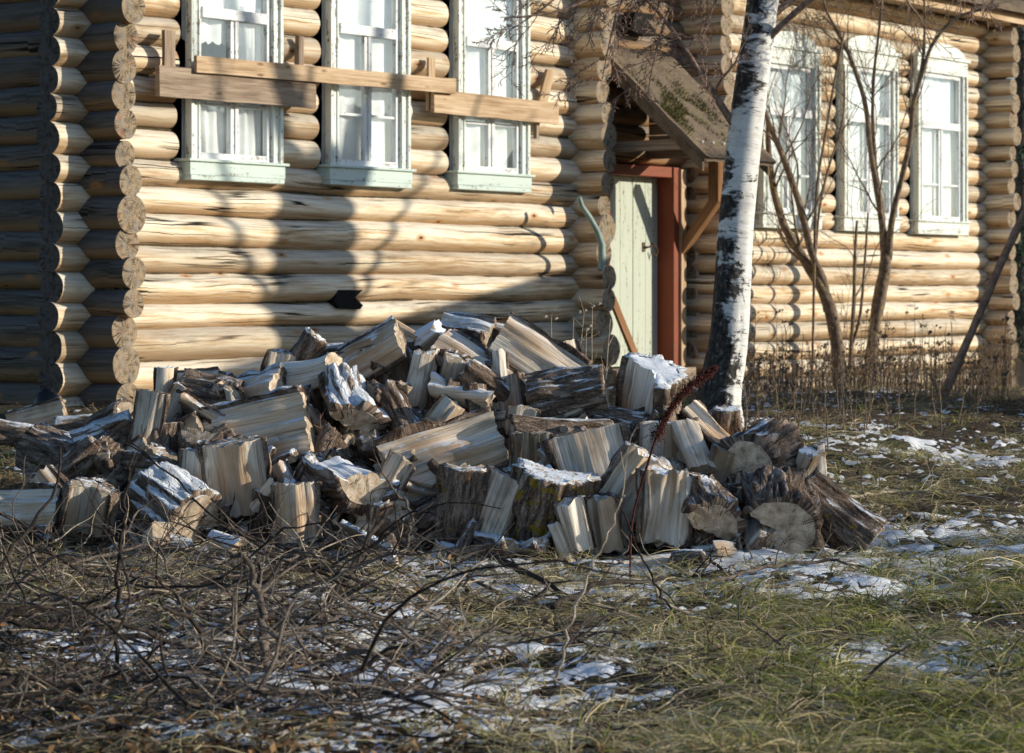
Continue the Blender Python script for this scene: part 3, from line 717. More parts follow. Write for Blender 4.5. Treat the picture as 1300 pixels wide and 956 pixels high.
# ------------------------------------------------------------------ firewood
def firewood(name, px, py, L, Rr, th, t=0, span=180, rho=180, D=None, snow=.1, tone=1.0, lich=0.0, bark=True, label='', cat='firewood', group='firewood in the big pile', trunc=0.0, twist=0.0, rough=1.0, bend=0.0, sd=None, flat=1.0, back=0.0):
    sd=sd if sd is not None else (px*.137+py*.071)
    if D is None: D=13.0+max(-.2,(710-py)/300*1.5)
    D+=back
    a=(Vector((math.cos(R(th)),0,math.sin(R(th))))*math.cos(R(t))+Vector((0,-1,0))*math.sin(R(t))).normalized()
    n=Vector((0,-1,0)); n=(n-a*n.dot(a))
    if n.length<.05: n=Vector((0,0,1))-a*a.z
    n.normalize(); z=a.cross(n)
    # section outline: list of (y,z,isbark)
    st=.013; sec=[]
    h=R(span)/2
    BT=.012 if bark else 0.0
    rw=Rr-BT
    full=span>=355
    narc=max(8,int(Rr*2*h/st))
    arc=[(-h+2*h*i/narc) for i in range(narc+(0 if full else 1))]
    lump=lambda an: 1+.07*nz(math.cos(an)*1.2+sd,math.sin(an)*1.2,sd)+.03*nz(an*3,sd,2)
    pts=[(math.cos(an)*rw*lump(an),math.sin(an)*rw*lump(an)*flat,1,an) for an in arc]
    if not full:
        # straight split faces back through the apex (optionally cut off)
        A=Vector((trunc*Rr,0)); jag=.35*nz(sd,5,1)*Rr
        e=Vector(pts[-1][:2]); s_=Vector(pts[0][:2]); apex=Vector((trunc*Rr*math.cos(h) if span<170 else trunc*Rr*.3, jag*.5))
        def lin(p,q):
            m=max(3,int((q-p).length/st)); return [(p.lerp(q,i/m),(q-p)) for i in range(1,m)]
        chain=[]
        if trunc>0 and span<170:
            q1=e*trunc; q2=s_*trunc; chain=lin(e,q1)+[(q1,e-s_)]+lin(q1,q2)+[(q2,e-s_)]+lin(q2,s_)
        else: chain=lin(e,apex)+[(apex,(s_-e))]+lin(apex,s_)
        acc=0
        for p,dv in chain: pts.append((p.x,p.y,0,acc)); acc+=st
    cx=sum(p[0] for p in pts)/len(pts); cy=sum(p[1] for p in pts)/len(pts)
    m=len(pts); nl=max(8,int(L/.026))
    ce,se=math.cos(R(rho)),math.sin(R(rho))
    t0=(nz(sd,1,1)*.35,nz(sd,2,1)*.35); t1=(nz(sd,3,1)*.35,nz(sd,4,1)*.35)
    twist=twist+.35*nz(sd,9,2)
    tap=.32*nz(sd,11,2); bend=bend+.03*nz(sd,12,2)
    def place(x,y,zz,e):
        y*=1+tap*(x/L); zz*=1+tap*(x/L)
        if e in (0,-1): x+=rough*(.015*nz(y*22,zz*22,sd+e)+.010*nz(y*60,zz*60,sd+e))
        # end tilt, twist, bend, roll
        f=(x/L)+.5
        x=x+(t0[0]*y+t0[1]*zz)*(1-f)+(t1[0]*y+t1[1]*zz)*f
        tw=twist*(f-.5); y,zz=y*math.cos(tw)-zz*math.sin(tw),y*math.sin(tw)+zz*math.cos(tw)
        y+=bend*(4*(f-.5)**2-.5)
        return (x, y*ce-zz*se, -(y*se+zz*ce))
    def off(i):
        p=pts[(i-1)%m]; q=pts[(i+1)%m]; d=Vector((q[1]-p[1],-(q[0]-p[0])))
        return d.normalized() if d.length>1e-6 else Vector((0,0))
    nrm=[off(i) for i in range(m)]
    mb=MB(); vs=[]
    acc=[0]
    for i in range(1,m): acc.append(acc[-1]+math.hypot(pts[i][0]-pts[i-1][0],pts[i][1]-pts[i-1][1]))
    for k in range(nl+1):
        x=-L/2+L*k/nl
        for i,p in enumerate(pts):
            if p[2]==0: d=rough*(.020*nz(acc[i]*20,x*1.6+sd,sd)+.011*nz(acc[i]*62,x*3,sd+3)+.030*nz(acc[i]*7,x*4.5,sd+8)-.012*max(0,nz(acc[i]*13,x*1.1,sd+5)-.2)*4)
            else: d=rough*(.006*nz(acc[i]*20,x*5,sd)) if bark else rough*(.010*nz(acc[i]*25,x*2.5,sd)+.010*nz(acc[i]*8,x*6,sd))
            vs.append(place(x,p[0]-cx+nrm[i].x*d,p[1]-cy+nrm[i].y*d,-1 if k==nl else k))
    fs=[];uv=[]
    for k in range(nl):
        for i in range(m):
            i2=(i+1)%m; fs.append((k*m+i,k*m+i2,(k+1)*m+i2,(k+1)*m+i)[::-1])
            x0=L*k/nl; x1=L*(k+1)/nl; a0=acc[i]; a1=acc[i]+st if i2==0 else acc[i2]
            uv.append([(x0,a0),(x0,a1),(x1,a1),(x1,a0)][::-1])
    mb.add(vs,fs,uv,0,0)
    eu=[(p[0],p[1]) for p in pts]
    for k,flip in ((0,True),(nl,False)):
        ring=[vs[k*m+i] for i in range(m)]
        cen=tuple(sum(v[j] for v in ring)/m for j in range(3))
        allv=[]; alu=[]; lv=(1.0,.86,.6,.3)
        # flat saw plane through the ring, roughness fades inwards
        pl=np.array([(1,v[1],v[2]) for v in ring]); cf=np.linalg.lstsq(pl,np.array([v[0] for v in ring]),rcond=None)[0]
        for q in lv:
            for i,v in enumerate(ring):
                y_=cen[1]+(v[1]-cen[1])*q; z_=cen[2]+(v[2]-cen[2])*q; px_=cf[0]+cf[1]*y_+cf[2]*z_
                dx=(v[0]-(cf[0]+cf[1]*v[1]+cf[2]*v[2]))*q**4
                allv.append((px_+dx+(0 if q==1 else rough*.004*nz(y_*30,z_*30,sd)),y_,z_)); alu.append((cx+(eu[i][0]-cx)*q,cy+(eu[i][1]-cy)*q))
        allv.append((cf[0]+cf[1]*cen[1]+cf[2]*cen[2],cen[1],cen[2])); alu.append((cx,cy))
        ff=[]
        for a_ in range(3):
            for i in range(m): ff.append((a_*m+i,a_*m+(i+1)%m,(a_+1)*m+(i+1)%m,(a_+1)*m+i))
        for i in range(m): ff.append((3*m+i,3*m+(i+1)%m,4*m))
        if not flip: ff=[f[::-1] for f in ff]
        mb.add(allv,ff,[[alu[j] for j in f] for f in ff],1,0,True)
    o=mb.build(name,[M['split'],M['end']])
    c=at(px,py,D)
    mat=Matrix((a,n,z)).transposed().to_4x4(); mat.translation=c
    o.matrix_world=mat
    tone*=1.22*(.93+.22*nz(sd,21,3)); o.color=(snow,tone,lich,1)
    if bark:
        bb=MB(); na=len(arc); vs2=[]; thick=lambda i,x: .017*(.5+abs(nz(acc[i]*24+sd,x*3.2,sd))*2.6+.6*nz(acc[i]*70,x*12,sd)+.5*nz(acc[i]*9,x*8,sd+4))*max(.6,min(1.6,Rr/.12))
        nb=nl*2
        for k in range(nb+1):
            x=-L/2+L*k/nb
            for i in range(na):
                p=pts[i]; d=BT*.5+thick(i,x)
                vs2.append(place(x,p[0]-cx+nrm[i].x*d,p[1]-cy+nrm[i].y*d,k))
        for k in range(nb+1):
            x=-L/2+L*k/nb
            for i in range(na):
                p=pts[i]; d=-.003
                vs2.append(place(x,p[0]-cx+nrm[i].x*d,p[1]-cy+nrm[i].y*d,k))
        K=(nb+1)*na; fs=[];uv=[]
        rg=range(na) if full else range(na-1)
        def q(b0,k,i,i2,fl):
            f=(b0+k*na+i,b0+k*na+i2,b0+(k+1)*na+i2,b0+(k+1)*na+i); x0=L*k/nb;x1=L*(k+1)/nb; a1=acc[i2] if i2>i else acc[i]+st
            u=[(x0,acc[i]),(x0,a1),(x1,a1),(x1,acc[i])]
            fs.append(f if fl else f[::-1]); uv.append(u if fl else u[::-1])
        for k in range(nb):
            for i in rg: q(0,k,i,(i+1)%na,False)
            if not full:
                for i in (0,na-1):
                    f=(k*na+i,(k+1)*na+i,K+(k+1)*na+i,K+k*na+i); fs.append(f if i else f[::-1]); uv.append([(L*k/nb,acc[i]),(L*(k+1)/nb,acc[i]),(L*(k+1)/nb,acc[i]+.012),(L*k/nb,acc[i]+.012)])
        for k in (0,nb):
            for i in rg:
                i2=(i+1)%na; f=(k*na+i,k*na+i2,K+k*na+i2,K+k*na+i); fs.append(f if k==0 else f[::-1]); uv.append([(0,acc[i]),(0,acc[i]+st),(.012,acc[i]+st),(.012,acc[i])])
        bb.add(vs2,fs,uv,0,0)
        bo=bb.build('bark',M['bark'],o); bo.color=(snow,tone,lich,1)
    tag(o,label,cat,group)
    return o
FW=firewood
# name, px, py, length, radius, angle in the picture, tilt to the viewer ...
FW('split_log',329,552,.56,.185,13,10,175,200,snow=.16,tone=1.05,label='broad flat split log lying left of the pile centre, long grey grain')
FW('split_log',301,606,.38,.17,97,10,150,180,snow=.02,tone=.95,back=-.12,label='upright split log with vertical cracks standing below the broad flat one')
FW('split_log',262,612,.31,.15,84,0,150,190,snow=.15,tone=1.05,back=-.05,label='pale upright split log with a sunlit corner, left of the cracked upright one')
FW('split_log',323,502,.30,.16,12,25,120,220,snow=.2,tone=1.15,label='pale blocky split log at upper left of the pile above the broad flat one')
FW('split_log',265,505,.33,.12,-12,15,180,20,snow=.05,tone=.8,label='dark bark-covered half log with a pale right end at upper left')
FW('wood_splinter',256,519,.26,.05,-30,15,90,200,snow=.2,back=-.14,label='thin grey splinter lying under the dark half log at upper left')
FW('split_log',392,480,.36,.105,14,25,300,120,snow=.1,tone=1.1,bark=False,bend=.02,label='smooth knotty log without bark, left of the striped split log')
FW('split_log',474,450,.36,.15,31,15,130,215,snow=.22,tone=1.0,label='striped brown and white split log tilted up on the pile ridge')
FW('split_log',446,515,.38,.17,-62,52,170,80,snow=.35,tone=1.15,label='split log with a frosty top face and round cut end facing forward')
FW('split_log',508,526,.36,.075,-58,30,250,20,snow=.12,tone=1.0,rough=1.8,label='narrow shaggy bark log slanting down in the middle of the pile')
FW('split_log',533,482,.30,.07,78,0,220,0,snow=.2,tone=1.1,rough=2.2,bark=False,label='gnarled upright stick of peeled wood behind the shaggy log')
FW('split_log',388,446,.22,.08,58,15,140,10,snow=.3,tone=1.0,rough=1.8,label='small ragged chunk on the ridge left of the striped log')
FW('split_log',430,447,.30,.10,6,10,160,-90,snow=.6,tone=1.1,back=.25,label='snow-dusted flat log lying behind the ridge beside the striped one')
FW('split_log',445,612,.36,.19,-14,60,150,-92,snow=.38,tone=1.1,back=-.12,label='wide wedge with a frosted striped top and brown cut front')
FW('split_log',377,651,.30,.115,95,-4,150,178,snow=.05,tone=1.05,back=-.15,label='small blue-grey split log standing upright at the front of the pile')
FW('split_log',480,646,.30,.065,20,20,360,0,snow=.22,lich=.6,label='thin bark-covered branch log with lichen, front of the pile')
FW('split_log',566,580,.60,.17,19,-14,160,195,snow=.17,tone=1.12,label='longest split log slanting up to the right in mid pile, pale streaked face')
FW('split_log',501,603,.19,.08,62,0,150,180,snow=.0,tone=.85,back=-.12,label='small grey triangular wedge touching the left end of the longest log')
FW('split_log',468,692,.30,.11,-28,25,140,-70,snow=.45,tone=1.1,back=-.1,label='snowy split log low at the front edge below the lichen branch log')
FW('split_log',490,668,.28,.09,4,10,160,190,snow=0,tone=.8,label='tan split log tucked under the thin lichen branch log')
FW('split_log',600,461,.45,.155,-30,16,130,-125,snow=.12,tone=1.1,label='thick grey split log sloping right on the ridge, cut end forward')
FW('split_log',681,455,.50,.135,-33,8,165,200,snow=.05,tone=1.2,label='largest pale split face leaning on the ridge top')
FW('split_log',588,421,.34,.11,-8,28,200,-110,snow=.2,tone=.95,back=.2,label='brown log on the very top of the pile behind the thick grey one')
FW('split_log',640,424,.32,.12,-20,35,140,-100,snow=.2,tone=1.0,back=.28,label='rough split log on the ridge behind the largest pale face')
FW('wood_splinter',528,427,.36,.022,-29,5,200,0,snow=.1,tone=1.0,bark=False,back=.15,label='long thin splinter poking up left from the pile ridge')
FW('wood_chunk',547,426,.13,.06,40,20,360,0,snow=.7,tone=.9,rough=2.2,bark=False,label='snow-covered lump beside the thin splinter on the ridge')
FW('split_log',722,508,.42,.155,10,8,170,12,snow=.17,tone=1.1,rough=1.3,label='big half log showing ridged brown bark with snow lines')
FW('split_log',588,506,.36,.085,-14,25,150,-80,snow=.3,tone=1.1,rough=2.6,bark=False,twist=.6,label='gnarled curled light log between the ridge and the longest log')
FW('split_log',557,536,.26,.10,52,10,110,160,snow=.02,tone=.95,label='wedge with two grey faces above the longest log')
FW('split_log',754,592,.38,.185,-73,14,170,185,snow=.0,tone=1.12,rough=.6,back=-.1,label='big smooth blue-grey split face standing at centre right')
FW('split_log',676,585,.30,.11,93,8,170,175,snow=.05,tone=.75,rough=1.8,label='dark ridged log standing left of the smooth blue-grey face')
FW('split_log',630,643,.34,.125,68,6,120,205,snow=0,tone=1.15,rough=.7,back=-.12,label='clean upright wedge with a sunlit corner at the front')
FW('split_log',589,640,.38,.12,84,5,200,0,snow=.1,lich=.5,tone=1.0,rough=1.5,back=-.08,label='upright dark bark log with lichen left of the clean wedge')
FW('split_log',693,645,.40,.19,76,18,190,8,snow=.28,lich=1.0,tone=1.1,rough=1.6,back=-.12,label='big bark log covered in yellow lichen at the front')
FW('split_log',730,666,.26,.09,100,10,120,190,snow=.1,tone=1.15,back=-.2,label='small pale wedge leaning on the yellow lichen log')
FW('split_log',795,632,.50,.16,56,10,170,170,snow=.22,tone=1.3,rough=2.2,back=-.1,label='shaggy bleached log leaning right at the front centre right')
FW('split_log',634,690,.24,.08,-6,55,170,-80,snow=.6,tone=.9,label='small snow-topped offcut at the foot of the dark lichen log')
FW('split_log',675,691,.20,.08,20,50,150,-95,snow=.5,tone=.95,label='small offcut with a curved snowy top under the yellow lichen log')
FW('split_log',645,512,.30,.10,-85,30,200,160,snow=0,tone=.6,back=.08,label='dark cut log standing in the hollow left of the ridged bark log')
FW('split_log',712,548,.56,.075,-3,-12,300,60,snow=.1,tone=1.0,back=-.06,label='long dark bark log under the big ridged half log, lit right end')
FW('split_log',724,459,.22,.08,110,0,140,180,snow=.05,tone=1.2,back=.15,label='small pale upright log behind the ridged bark log')
FW('round_log',829,503,.33,.18,83,26,200,-120,snow=.55,tone=1.25,rough=.9,label='big pale chopping block with a snowy top, right of the pile top')
FW('split_log',901,542,.32,.10,-46,15,110,235,snow=.0,tone=1.35,rough=.7,label='bright sunlit yellow wedge next to the birch foot')
FW('split_log',923,548,.26,.075,92,12,250,10,snow=.3,tone=.9,back=.1,label='short upright bark log touching the birch foot')
FW('split_log',918,594,.22,.10,70,20,130,170,snow=0,tone=.8,label='dull squat wedge under the sunlit yellow one')
FW('split_log',876,578,.30,.12,-70,35,260,120,snow=.1,tone=1.15,bark=False,label='pale rounded log end right of the dock stalk')
FW('split_log',836,570,.28,.12,88,5,150,180,snow=.1,tone=1.1,label='pale blocky upright log under the chopping block')
FW('round_log',969,583,.30,.155,-160,52,360,0,snow=.1,tone=1.45,rough=.9,D=13.6,label='round log with a sunlit rim and sawn face, upper right end')  # raised tone puts sunlight on the sawn face into the colour
FW('wood_chunk',1022,595,.20,.09,70,20,200,120,snow=.3,tone=1.2,rough=2,bark=False,D=13.55,label='broken pale chunk right of the round log')
FW('split_log',1042,596,.25,.065,92,0,120,120,snow=.1,tone=1.0,D=13.6,label='thin upright slab at the right end behind the slanting bark log')
FW('split_log',1061,656,.44,.125,-38,10,250,15,snow=.18,lich=.3,tone=1.1,rough=1.4,D=13.25,label='slanting bark log at the far right end of the pile')
FW('round_log',988,655,.32,.20,-96,66,300,90,snow=.0,tone=1.3,rough=.9,flat=.9,D=13.2,label='wide sawn face with a dark crack, low at the right end')
FW('split_log',899,646,.30,.17,-60,62,160,70,snow=.12,tone=1.05,D=13.15,label='half-round sawn face left of the wide cracked one')
FW('split_log',843,643,.36,.13,86,5,190,170,snow=.22,tone=1.05,rough=2.6,D=13.1,label='shredded upright log behind the dock stalk')
FW('round_log',838,717,.36,.04,4,-10,360,0,snow=.1,tone=1.1,bark=False,D=12.75,label='bare grey log lying on the snow in front of the pile')
FW('split_log',188,537,.34,.085,80,4,150,185,snow=.0,tone=.95,D=13.7,label='narrow split log standing upright at the left with a sunlit top')
FW('split_log',138,556,.36,.10,20,12,200,-60,snow=.55,tone=1.0,D=13.85,label='snow-topped grey log sloping at the left end')
FW('round_log',136,592,.30,.15,-140,62,340,0,snow=.0,tone=.75,D=13.75,label='dark round sawn face under the snow-topped grey log')
FW('split_log',92,592,.36,.06,42,5,360,0,snow=.2,tone=1.0,D=13.6,label='thin crooked log leaning left of the dark sawn face')
FW('split_log',66,576,.32,.12,-20,25,200,30,snow=.05,tone=.9,D=13.9,label='brown bark log in the shadow at the left end')
FW('split_log',112,646,.26,.12,78,18,230,175,snow=.08,tone=.8,D=13.1,label='squat upright log with a visible top, lower left')
FW('split_log',26,646,.38,.11,2,6,160,200,snow=.22,tone=1.05,D=13.1,label='striped split log lying at the left picture edge')
FW('split_log',66,634,.28,.11,-48,10,160,185,snow=.1,tone=.85,D=13.3,label='curved grey slab between the striped log and the squat one')
FW('round_log',218,646,.36,.17,-30,32,300,30,snow=.42,tone=.9,rough=1.6,D=13.2,label='large snowy bark log low at the left front')
FW('wood_chunk',200,680,.15,.10,50,55,110,-90,snow=.05,tone=1.35,rough=.6,D=12.85,label='pale triangular chunk lying in front of the snowy bark log')
FW('split_log',194,600,.26,.10,60,20,170,170,snow=.1,tone=.7,D=13.6,label='dark grey wedge behind the large snowy bark log')
FW('split_log',232,567,.30,.12,30,15,160,190,snow=.1,tone=.75,D=13.8,label='dark split face beside the narrow upright log')
FW('wood_splinter',207,494,.24,.055,84,0,140,170,snow=.4,tone=1.1,rough=2.2,D=14.1,label='ragged snowy splinter standing behind the narrow upright log')
FW('wood_chunk',223,510,.2,.07,60,10,150,150,snow=.1,tone=.7,D=14.0,label='brown chunk right of the ragged snowy splinter')
FW('split_log',250,490,.26,.09,5,10,180,190,snow=.0,tone=1.3,D=14.4,label='tan sunlit log peeping over the dark half log')
FW('split_log',352,478,.28,.10,75,10,160,160,snow=.1,tone=.95,back=.15,label='upright grey log behind the smooth knotty one')
FW('split_log',415,560,.34,.10,-50,20,160,120,snow=.05,tone=.7,back=.1,label='dark wedge right of the broad flat log')
FW('split_log',545,662,.26,.11,30,20,200,60,snow=.1,tone=.55,back=.15,label='dark log in the hollow left of the dark lichen log')
FW('split_log',455,462,.26,.08,10,15,160,190,snow=.25,tone=.95,back=.1,label='grey split face under the striped ridge log')
FW('split_log',790,540,.30,.10,-10,25,200,60,snow=.1,tone=.85,back=.05,label='rough dark log under the chopping block')
FW('split_log',660,545,.24,.09,80,10,150,180,snow=.0,tone=.9,back=.05,label='upright pale log between the ridge logs and the smooth blue-grey face')
FW('split_log',765,665,.28,.10,100,15,140,185,snow=.1,tone=1.1,back=-.1,label='pale split log at the foot of the smooth blue-grey face')
FW('split_log',47,531,.40,.10,14,10,150,180,snow=.25,tone=1.0,D=17.6,group=None,label='grey slab lying by the house corner at far left')
FW('split_log',112,540,.40,.06,4,5,360,0,snow=.3,tone=1.0,D=16.4,group=None,label='thin snowy log lying behind the left end of the pile')
FW('wood_chunk',140,534,.26,.11,30,30,200,60,snow=.1,tone=.8,D=16.2,group=None,label='dark chunk lying behind the left end of the pile')
FW('split_log',50,556,.5,.06,-8,5,360,0,snow=.3,tone=.9,D=15.2,group=None,label='mossy branch log stretched across the left end behind the pile')
# logs buried in the pile, seen only in the gaps
prof=[(40,600),(160,560),(230,520),(300,495),(400,470),(500,455),(600,450),(700,465),(760,495),(860,530),(940,580),(1010,610)]
def ptop(x):
    for (a,b),(c,d) in zip(prof,prof[1:]):
        if a<=x<=c: return b+(d-b)*(x-a)/(c-a)
    return 600
rf_=random.Random(21)
for k in range(120):
    x=rf_.uniform(70,1000); y0=ptop(x)+14; y=y0+(690-y0)*rf_.random()
    FW('split_log',x,y,rf_.uniform(.26,.4),rf_.uniform(.08,.14),rf_.choice([rf_.uniform(-40,40),rf_.uniform(60,120)]),rf_.uniform(-30,50),rf_.choice([110,150,180,200,360]),rf_.uniform(0,360),snow=rf_.uniform(0,.25),tone=rf_.uniform(.6,1.0),back=rf_.uniform(.12,.4),sd=k*3.3,label='half-hidden log wedged in the dark gaps between bigger firewood',group='half-hidden logs inside the pile')

for k in range(34):
    x=rf_.uniform(150,960); y0=ptop(x)+6; y=y0+(700-y0)*rf_.random()
    FW('split_log',x,y,rf_.uniform(.17,.30),rf_.uniform(.05,.085),rf_.choice([rf_.uniform(-60,60),rf_.uniform(50,130)]),rf_.uniform(-25,50),rf_.choice([90,120,150,180]),rf_.uniform(0,360),snow=rf_.uniform(0,.35),tone=rf_.uniform(.85,1.2),rough=1.6,back=rf_.uniform(-.03,.08),sd=600+k*2.1,label='small rough split log lodged between bigger pieces on the pile face',group='small split logs on the face of the pile')
for k in range(22):
    x=rf_.uniform(160,930); y=rf_.uniform(690,722)
    p=gp(x,y,.03)
    FW('wood_chunk',x,HY+F*(EYE-p.z)/p.y,rf_.uniform(.12,.26),rf_.uniform(.04,.075),rf_.uniform(-25,25),rf_.uniform(-30,45),rf_.choice([90,130,180,220]),rf_.uniform(0,360),D=p.y,snow=rf_.uniform(.1,.6),tone=rf_.uniform(.9,1.25),rough=1.7,bark=rf_.random()<.5,sd=800+k*1.9,label='small offcut lying on the snow at the foot of the pile',group='small offcuts at the foot of the pile')
for k in range(90):
    x=rf_.uniform(120,1060); y0=ptop(x)+8; y=y0+(712-y0)*rf_.random()**.8
    FW('wood_splinter',x,y,rf_.uniform(.09,.26),rf_.uniform(.02,.05),rf_.uniform(-70,70),rf_.uniform(-25,35),rf_.choice([70,100,140,180]),rf_.uniform(0,360),snow=rf_.uniform(0,.4),tone=rf_.uniform(.7,1.15),bark=rf_.random()<.4,rough=2.0,back=rf_.uniform(-.06,.10),sd=300+k*2.7,label='small jagged splinter strewn over the woodpile',group='small splinters strewn over the pile')
# ------------------------------------------------------------------ trees
def wander(p,d,L,n,wig,grav,rg):
    pts=[Vector(p)]; d=Vector(d).normalized()
    for i in range(n):
        d=(d+Vector((rg.gauss(0,wig),rg.gauss(0,wig),rg.gauss(0,wig)+grav))).normalized()
        pts.append(pts[-1]+d*(L/n))
    return pts
def grow(mb,pts,r0,depth,rg,ratio=.55,nsub=5,sub=.55,wig=.14,grav=.0,ang=.9,minr=.0016,start=.25,seg=5):
    n=len(pts); rad=[max(minr,r0*(1-.82*i/(n-1))) for i in range(n)]
    mb.tube(pts,rad,seg,0,rg.random(),False)
    if depth<=0: return
    L=sum((pts[i+1]-pts[i]).length for i in range(n-1))
    for k in range(nsub):
        f=start+(1-start)*(k+rg.random()*.8)/nsub
        i=min(n-2,int(f*(n-1))); p=pts[i].lerp(pts[i+1],f*(n-1)-i); t=(pts[i+1]-pts[i]).normalized()
        v=Vector((rg.gauss(0,1),rg.gauss(0,1),rg.gauss(0,1))); v=(v-t*v.dot(t)).normalized()
        d=t*math.cos(ang)+v*math.sin(ang)*rg.uniform(.7,1.1)
        l=L*sub*rg.uniform(.5,1.0)*(1.15-.5*f)
        grow(mb,wander(p,d,l,max(3,int(6*l/.5)) if l<1.2 else 9,wig,grav,rg),max(minr,rad[i]*ratio),depth-1,rg,ratio,max(2,nsub-1),sub,wig,grav,ang,minr,.15,max(3,seg-1))
def smooth(pts,n):
    P=[Vector(p) for p in pts]; out=[]
    for i in range(len(P)-1):
        p0=P[max(0,i-1)];p1=P[i];p2=P[i+1];p3=P[min(len(P)-1,i+2)]
        for k in range(n):
            t=k/n; out.append(.5*((2*p1)+(p2-p0)*t+(2*p0-5*p1+4*p2-p3)*t*t+(3*p1-p0-3*p2+p3)*t**3))
    out.append(P[-1]); return out
# birch
BD=18.8
bx=[(911,552,31.5),(912,530,29),(916,490,26),(925,430,24.3),(930,360,23.2),(935,280,22.5),(945,180,21.8),(955,100,21.3),(966,20,20.3),(985,-120,19),(1010,-320,16),(1030,-560,11),(1040,-850,5)]
P=[]; rr=[]
bp=[at(x,y,BD) for x,y,_ in bx]; P=smooth(bp,14)
wv=[w*BD/F for *_,w in bx]; rr=list(np.interp(np.linspace(0,len(bx)-1,len(P)),range(len(bx)),wv))
birch=empty('birch_tree',bp[0]); tag(birch,'leaning white birch with black scarred bark standing in front of the porch','birch tree')
mb=MB(); n=len(P)
seg=48
mb.tube(P,rr,seg,0,.4,True,None,0.0)
# swell the rough foot
for i in range(len(P)):
    h=P[i].z-P[0].z
    for k in range(seg):
        j=i*seg+k; v=Vector(mb.v[j]); c=P[i]; d=(v-c); an=math.atan2(d.y,d.x)
        f=max(0,1-h/1.5)
        a=f*(.16*nz(math.cos(an)*3,math.sin(an)*3,h*2.2)+.10*nz(math.cos(an)*9,math.sin(an)*9,h*6))+.03*nz(math.cos(an)*2,math.sin(an)*2,h*3)+max(0,1-h/.35)**2*.35*(.5+nz(math.cos(an)*2,math.sin(an)*2,1))
        mb.v[j]=tuple(c+d*(1+a))
hbuild(mb,'trunk',M['birch'],birch)
rb=random.Random(5)
def bpt(f): return P[int(f*(n-1))]
limbs=[((938,168),[(900,110),(868,60),(835,15),(790,-30)],.032),((962,-20),[(900,-40),(830,-30),(760,-5),(705,15),(655,22)],.026),((975,-80),[(900,-90),(830,-50),(790,0),(775,50),(765,100)],.022),
       ((975,-60),[(930,-70),(880,-40),(850,10),(832,70),(822,120)],.02),((968,-10),[(1000,-60),(1040,-90),(1090,-60),(1130,-10)],.02),((965,0),[(930,-30),(905,10),(890,60),(900,110)],.014),((955,-30),[(880,-60),(800,-50),(740,-30),(690,10),(645,40)],.018),
       ((990,-150),[(1060,-180),(1150,-140),(1230,-70),(1270,0)],.022)]
for k,((x,y),path,r) in enumerate(limbs):
    dy=rb.uniform(-.9,.2); pts=[at(x,y,BD)]+[at(a,b,BD+dy*(i+1)/len(path)) for i,(a,b) in enumerate(path)]
    mb=MB(); grow(mb,smooth(pts,5),r,3,rb,.5,10,.42,.18,-.035,.85,.0024,.15,6)
    hbuild(mb,'branch',M['twig'],birch)
# high crown, above the picture
for k in range(9):
    p=bpt(.62+.035*k); a=rb.uniform(0,2*PI); d=Vector((math.cos(a),math.sin(a),.9))
    mb=MB(); grow(mb,wander(p,d,rb.uniform(1.3,2.2),9,.12,-.05,rb),.03,3,rb,.5,6,.5,.15,-.05,.8,.003,.2,5); hbuild(mb,'branch',M['twig'],birch)
# saplings
def sapling(name,stems,D,label,twigs,seedv,mat='sapling'):
    rs=random.Random(seedv)
    b=at(stems[0][0][0],stems[0][0][1],D); root=empty(name,b); tag(root,label,'sapling','bare saplings by the house')
    for path in stems:
        pts=[at(x,y,D+dy) for x,y,_,dy in path]; pp=smooth(pts,7); rad=list(np.interp(np.linspace(0,len(path)-1,len(pp)),range(len(path)),[w*.8*D/F/2 for _,_,w,_ in path]))
        mb=MB(); mb.tube(pp,rad,12,0,rs.random(),True,None,.18,0,seedv,5)
        L=sum((pp[i+1]-pp[i]).length for i in range(len(pp)-1))
        for k in range(twigs if L>1.6 else 2):
            f=rs.uniform(.42,1.0); i=min(len(pp)-2,int(f*(len(pp)-1))); t=(pp[i+1]-pp[i]).normalized()
            a=rs.uniform(0,2*PI); d=t*.75+Vector((math.cos(a)*.65,math.sin(a)*.65,.25))
            grow(mb,wander(pp[i],d,rs.uniform(.6,1.6),8,.13,.03,rs),max(.005,rad[i]*.35),2,rs,.55,6,.5,.15,.02,.7,.0022,.2,5)
        hbuild(mb,'trunk',M[mat],root)
    return root
sapling('bare_sapling',[[(1067,512,26,0),(1066,470,23,0),(1058,410,21,0),(1045,370,19,0),(1015,320,15,0),(995,285,13,0),(982,240,11,0),(976,190,9,0),(975,150,7,.1)],
    [(1052,395,17,0),(1044,355,14,0),(1030,320,12,-.1),(1018,270,12,-.1),(1000,215,11,-.15),(985,178,9,-.2),(970,140,6,-.2)]],28.5,'bare sapling with two curved stems leaning left behind the birch',7,11)
sapling('bare_sapling',[[(1100,512,24,0),(1104,470,21,0),(1110,420,19,0),(1118,370,20,0),(1124,340,19,0),(1122,300,14,0),(1116,260,9,0),(1105,190,9,0),(1098,130,8,0),(1080,75,7,0),(1066,45,5,0),(1048,10,4,0),(1040,-30,3,0)],
    [(1122,310,9,0),(1120,270,8,.1),(1112,215,7,.2),(1108,150,6,.2),(1110,90,5,.2),(1118,20,4,.2),(1120,-40,3,.2)],
    [(1128,330,12,0),(1132,280,10,-.1),(1145,225,9,-.2),(1155,180,8,-.2),(1160,130,8,-.2),(1172,90,7,-.2),(1185,55,6,-.2),(1215,22,5,-.2),(1260,10,3,-.3)],
    [(1165,110,5,-.2),(1172,70,5,-.2),(1174,20,4,-.2),(1172,-30,3,-.2)]],29.3,'tall forked sapling with spreading twigs before the right windows',13,12)
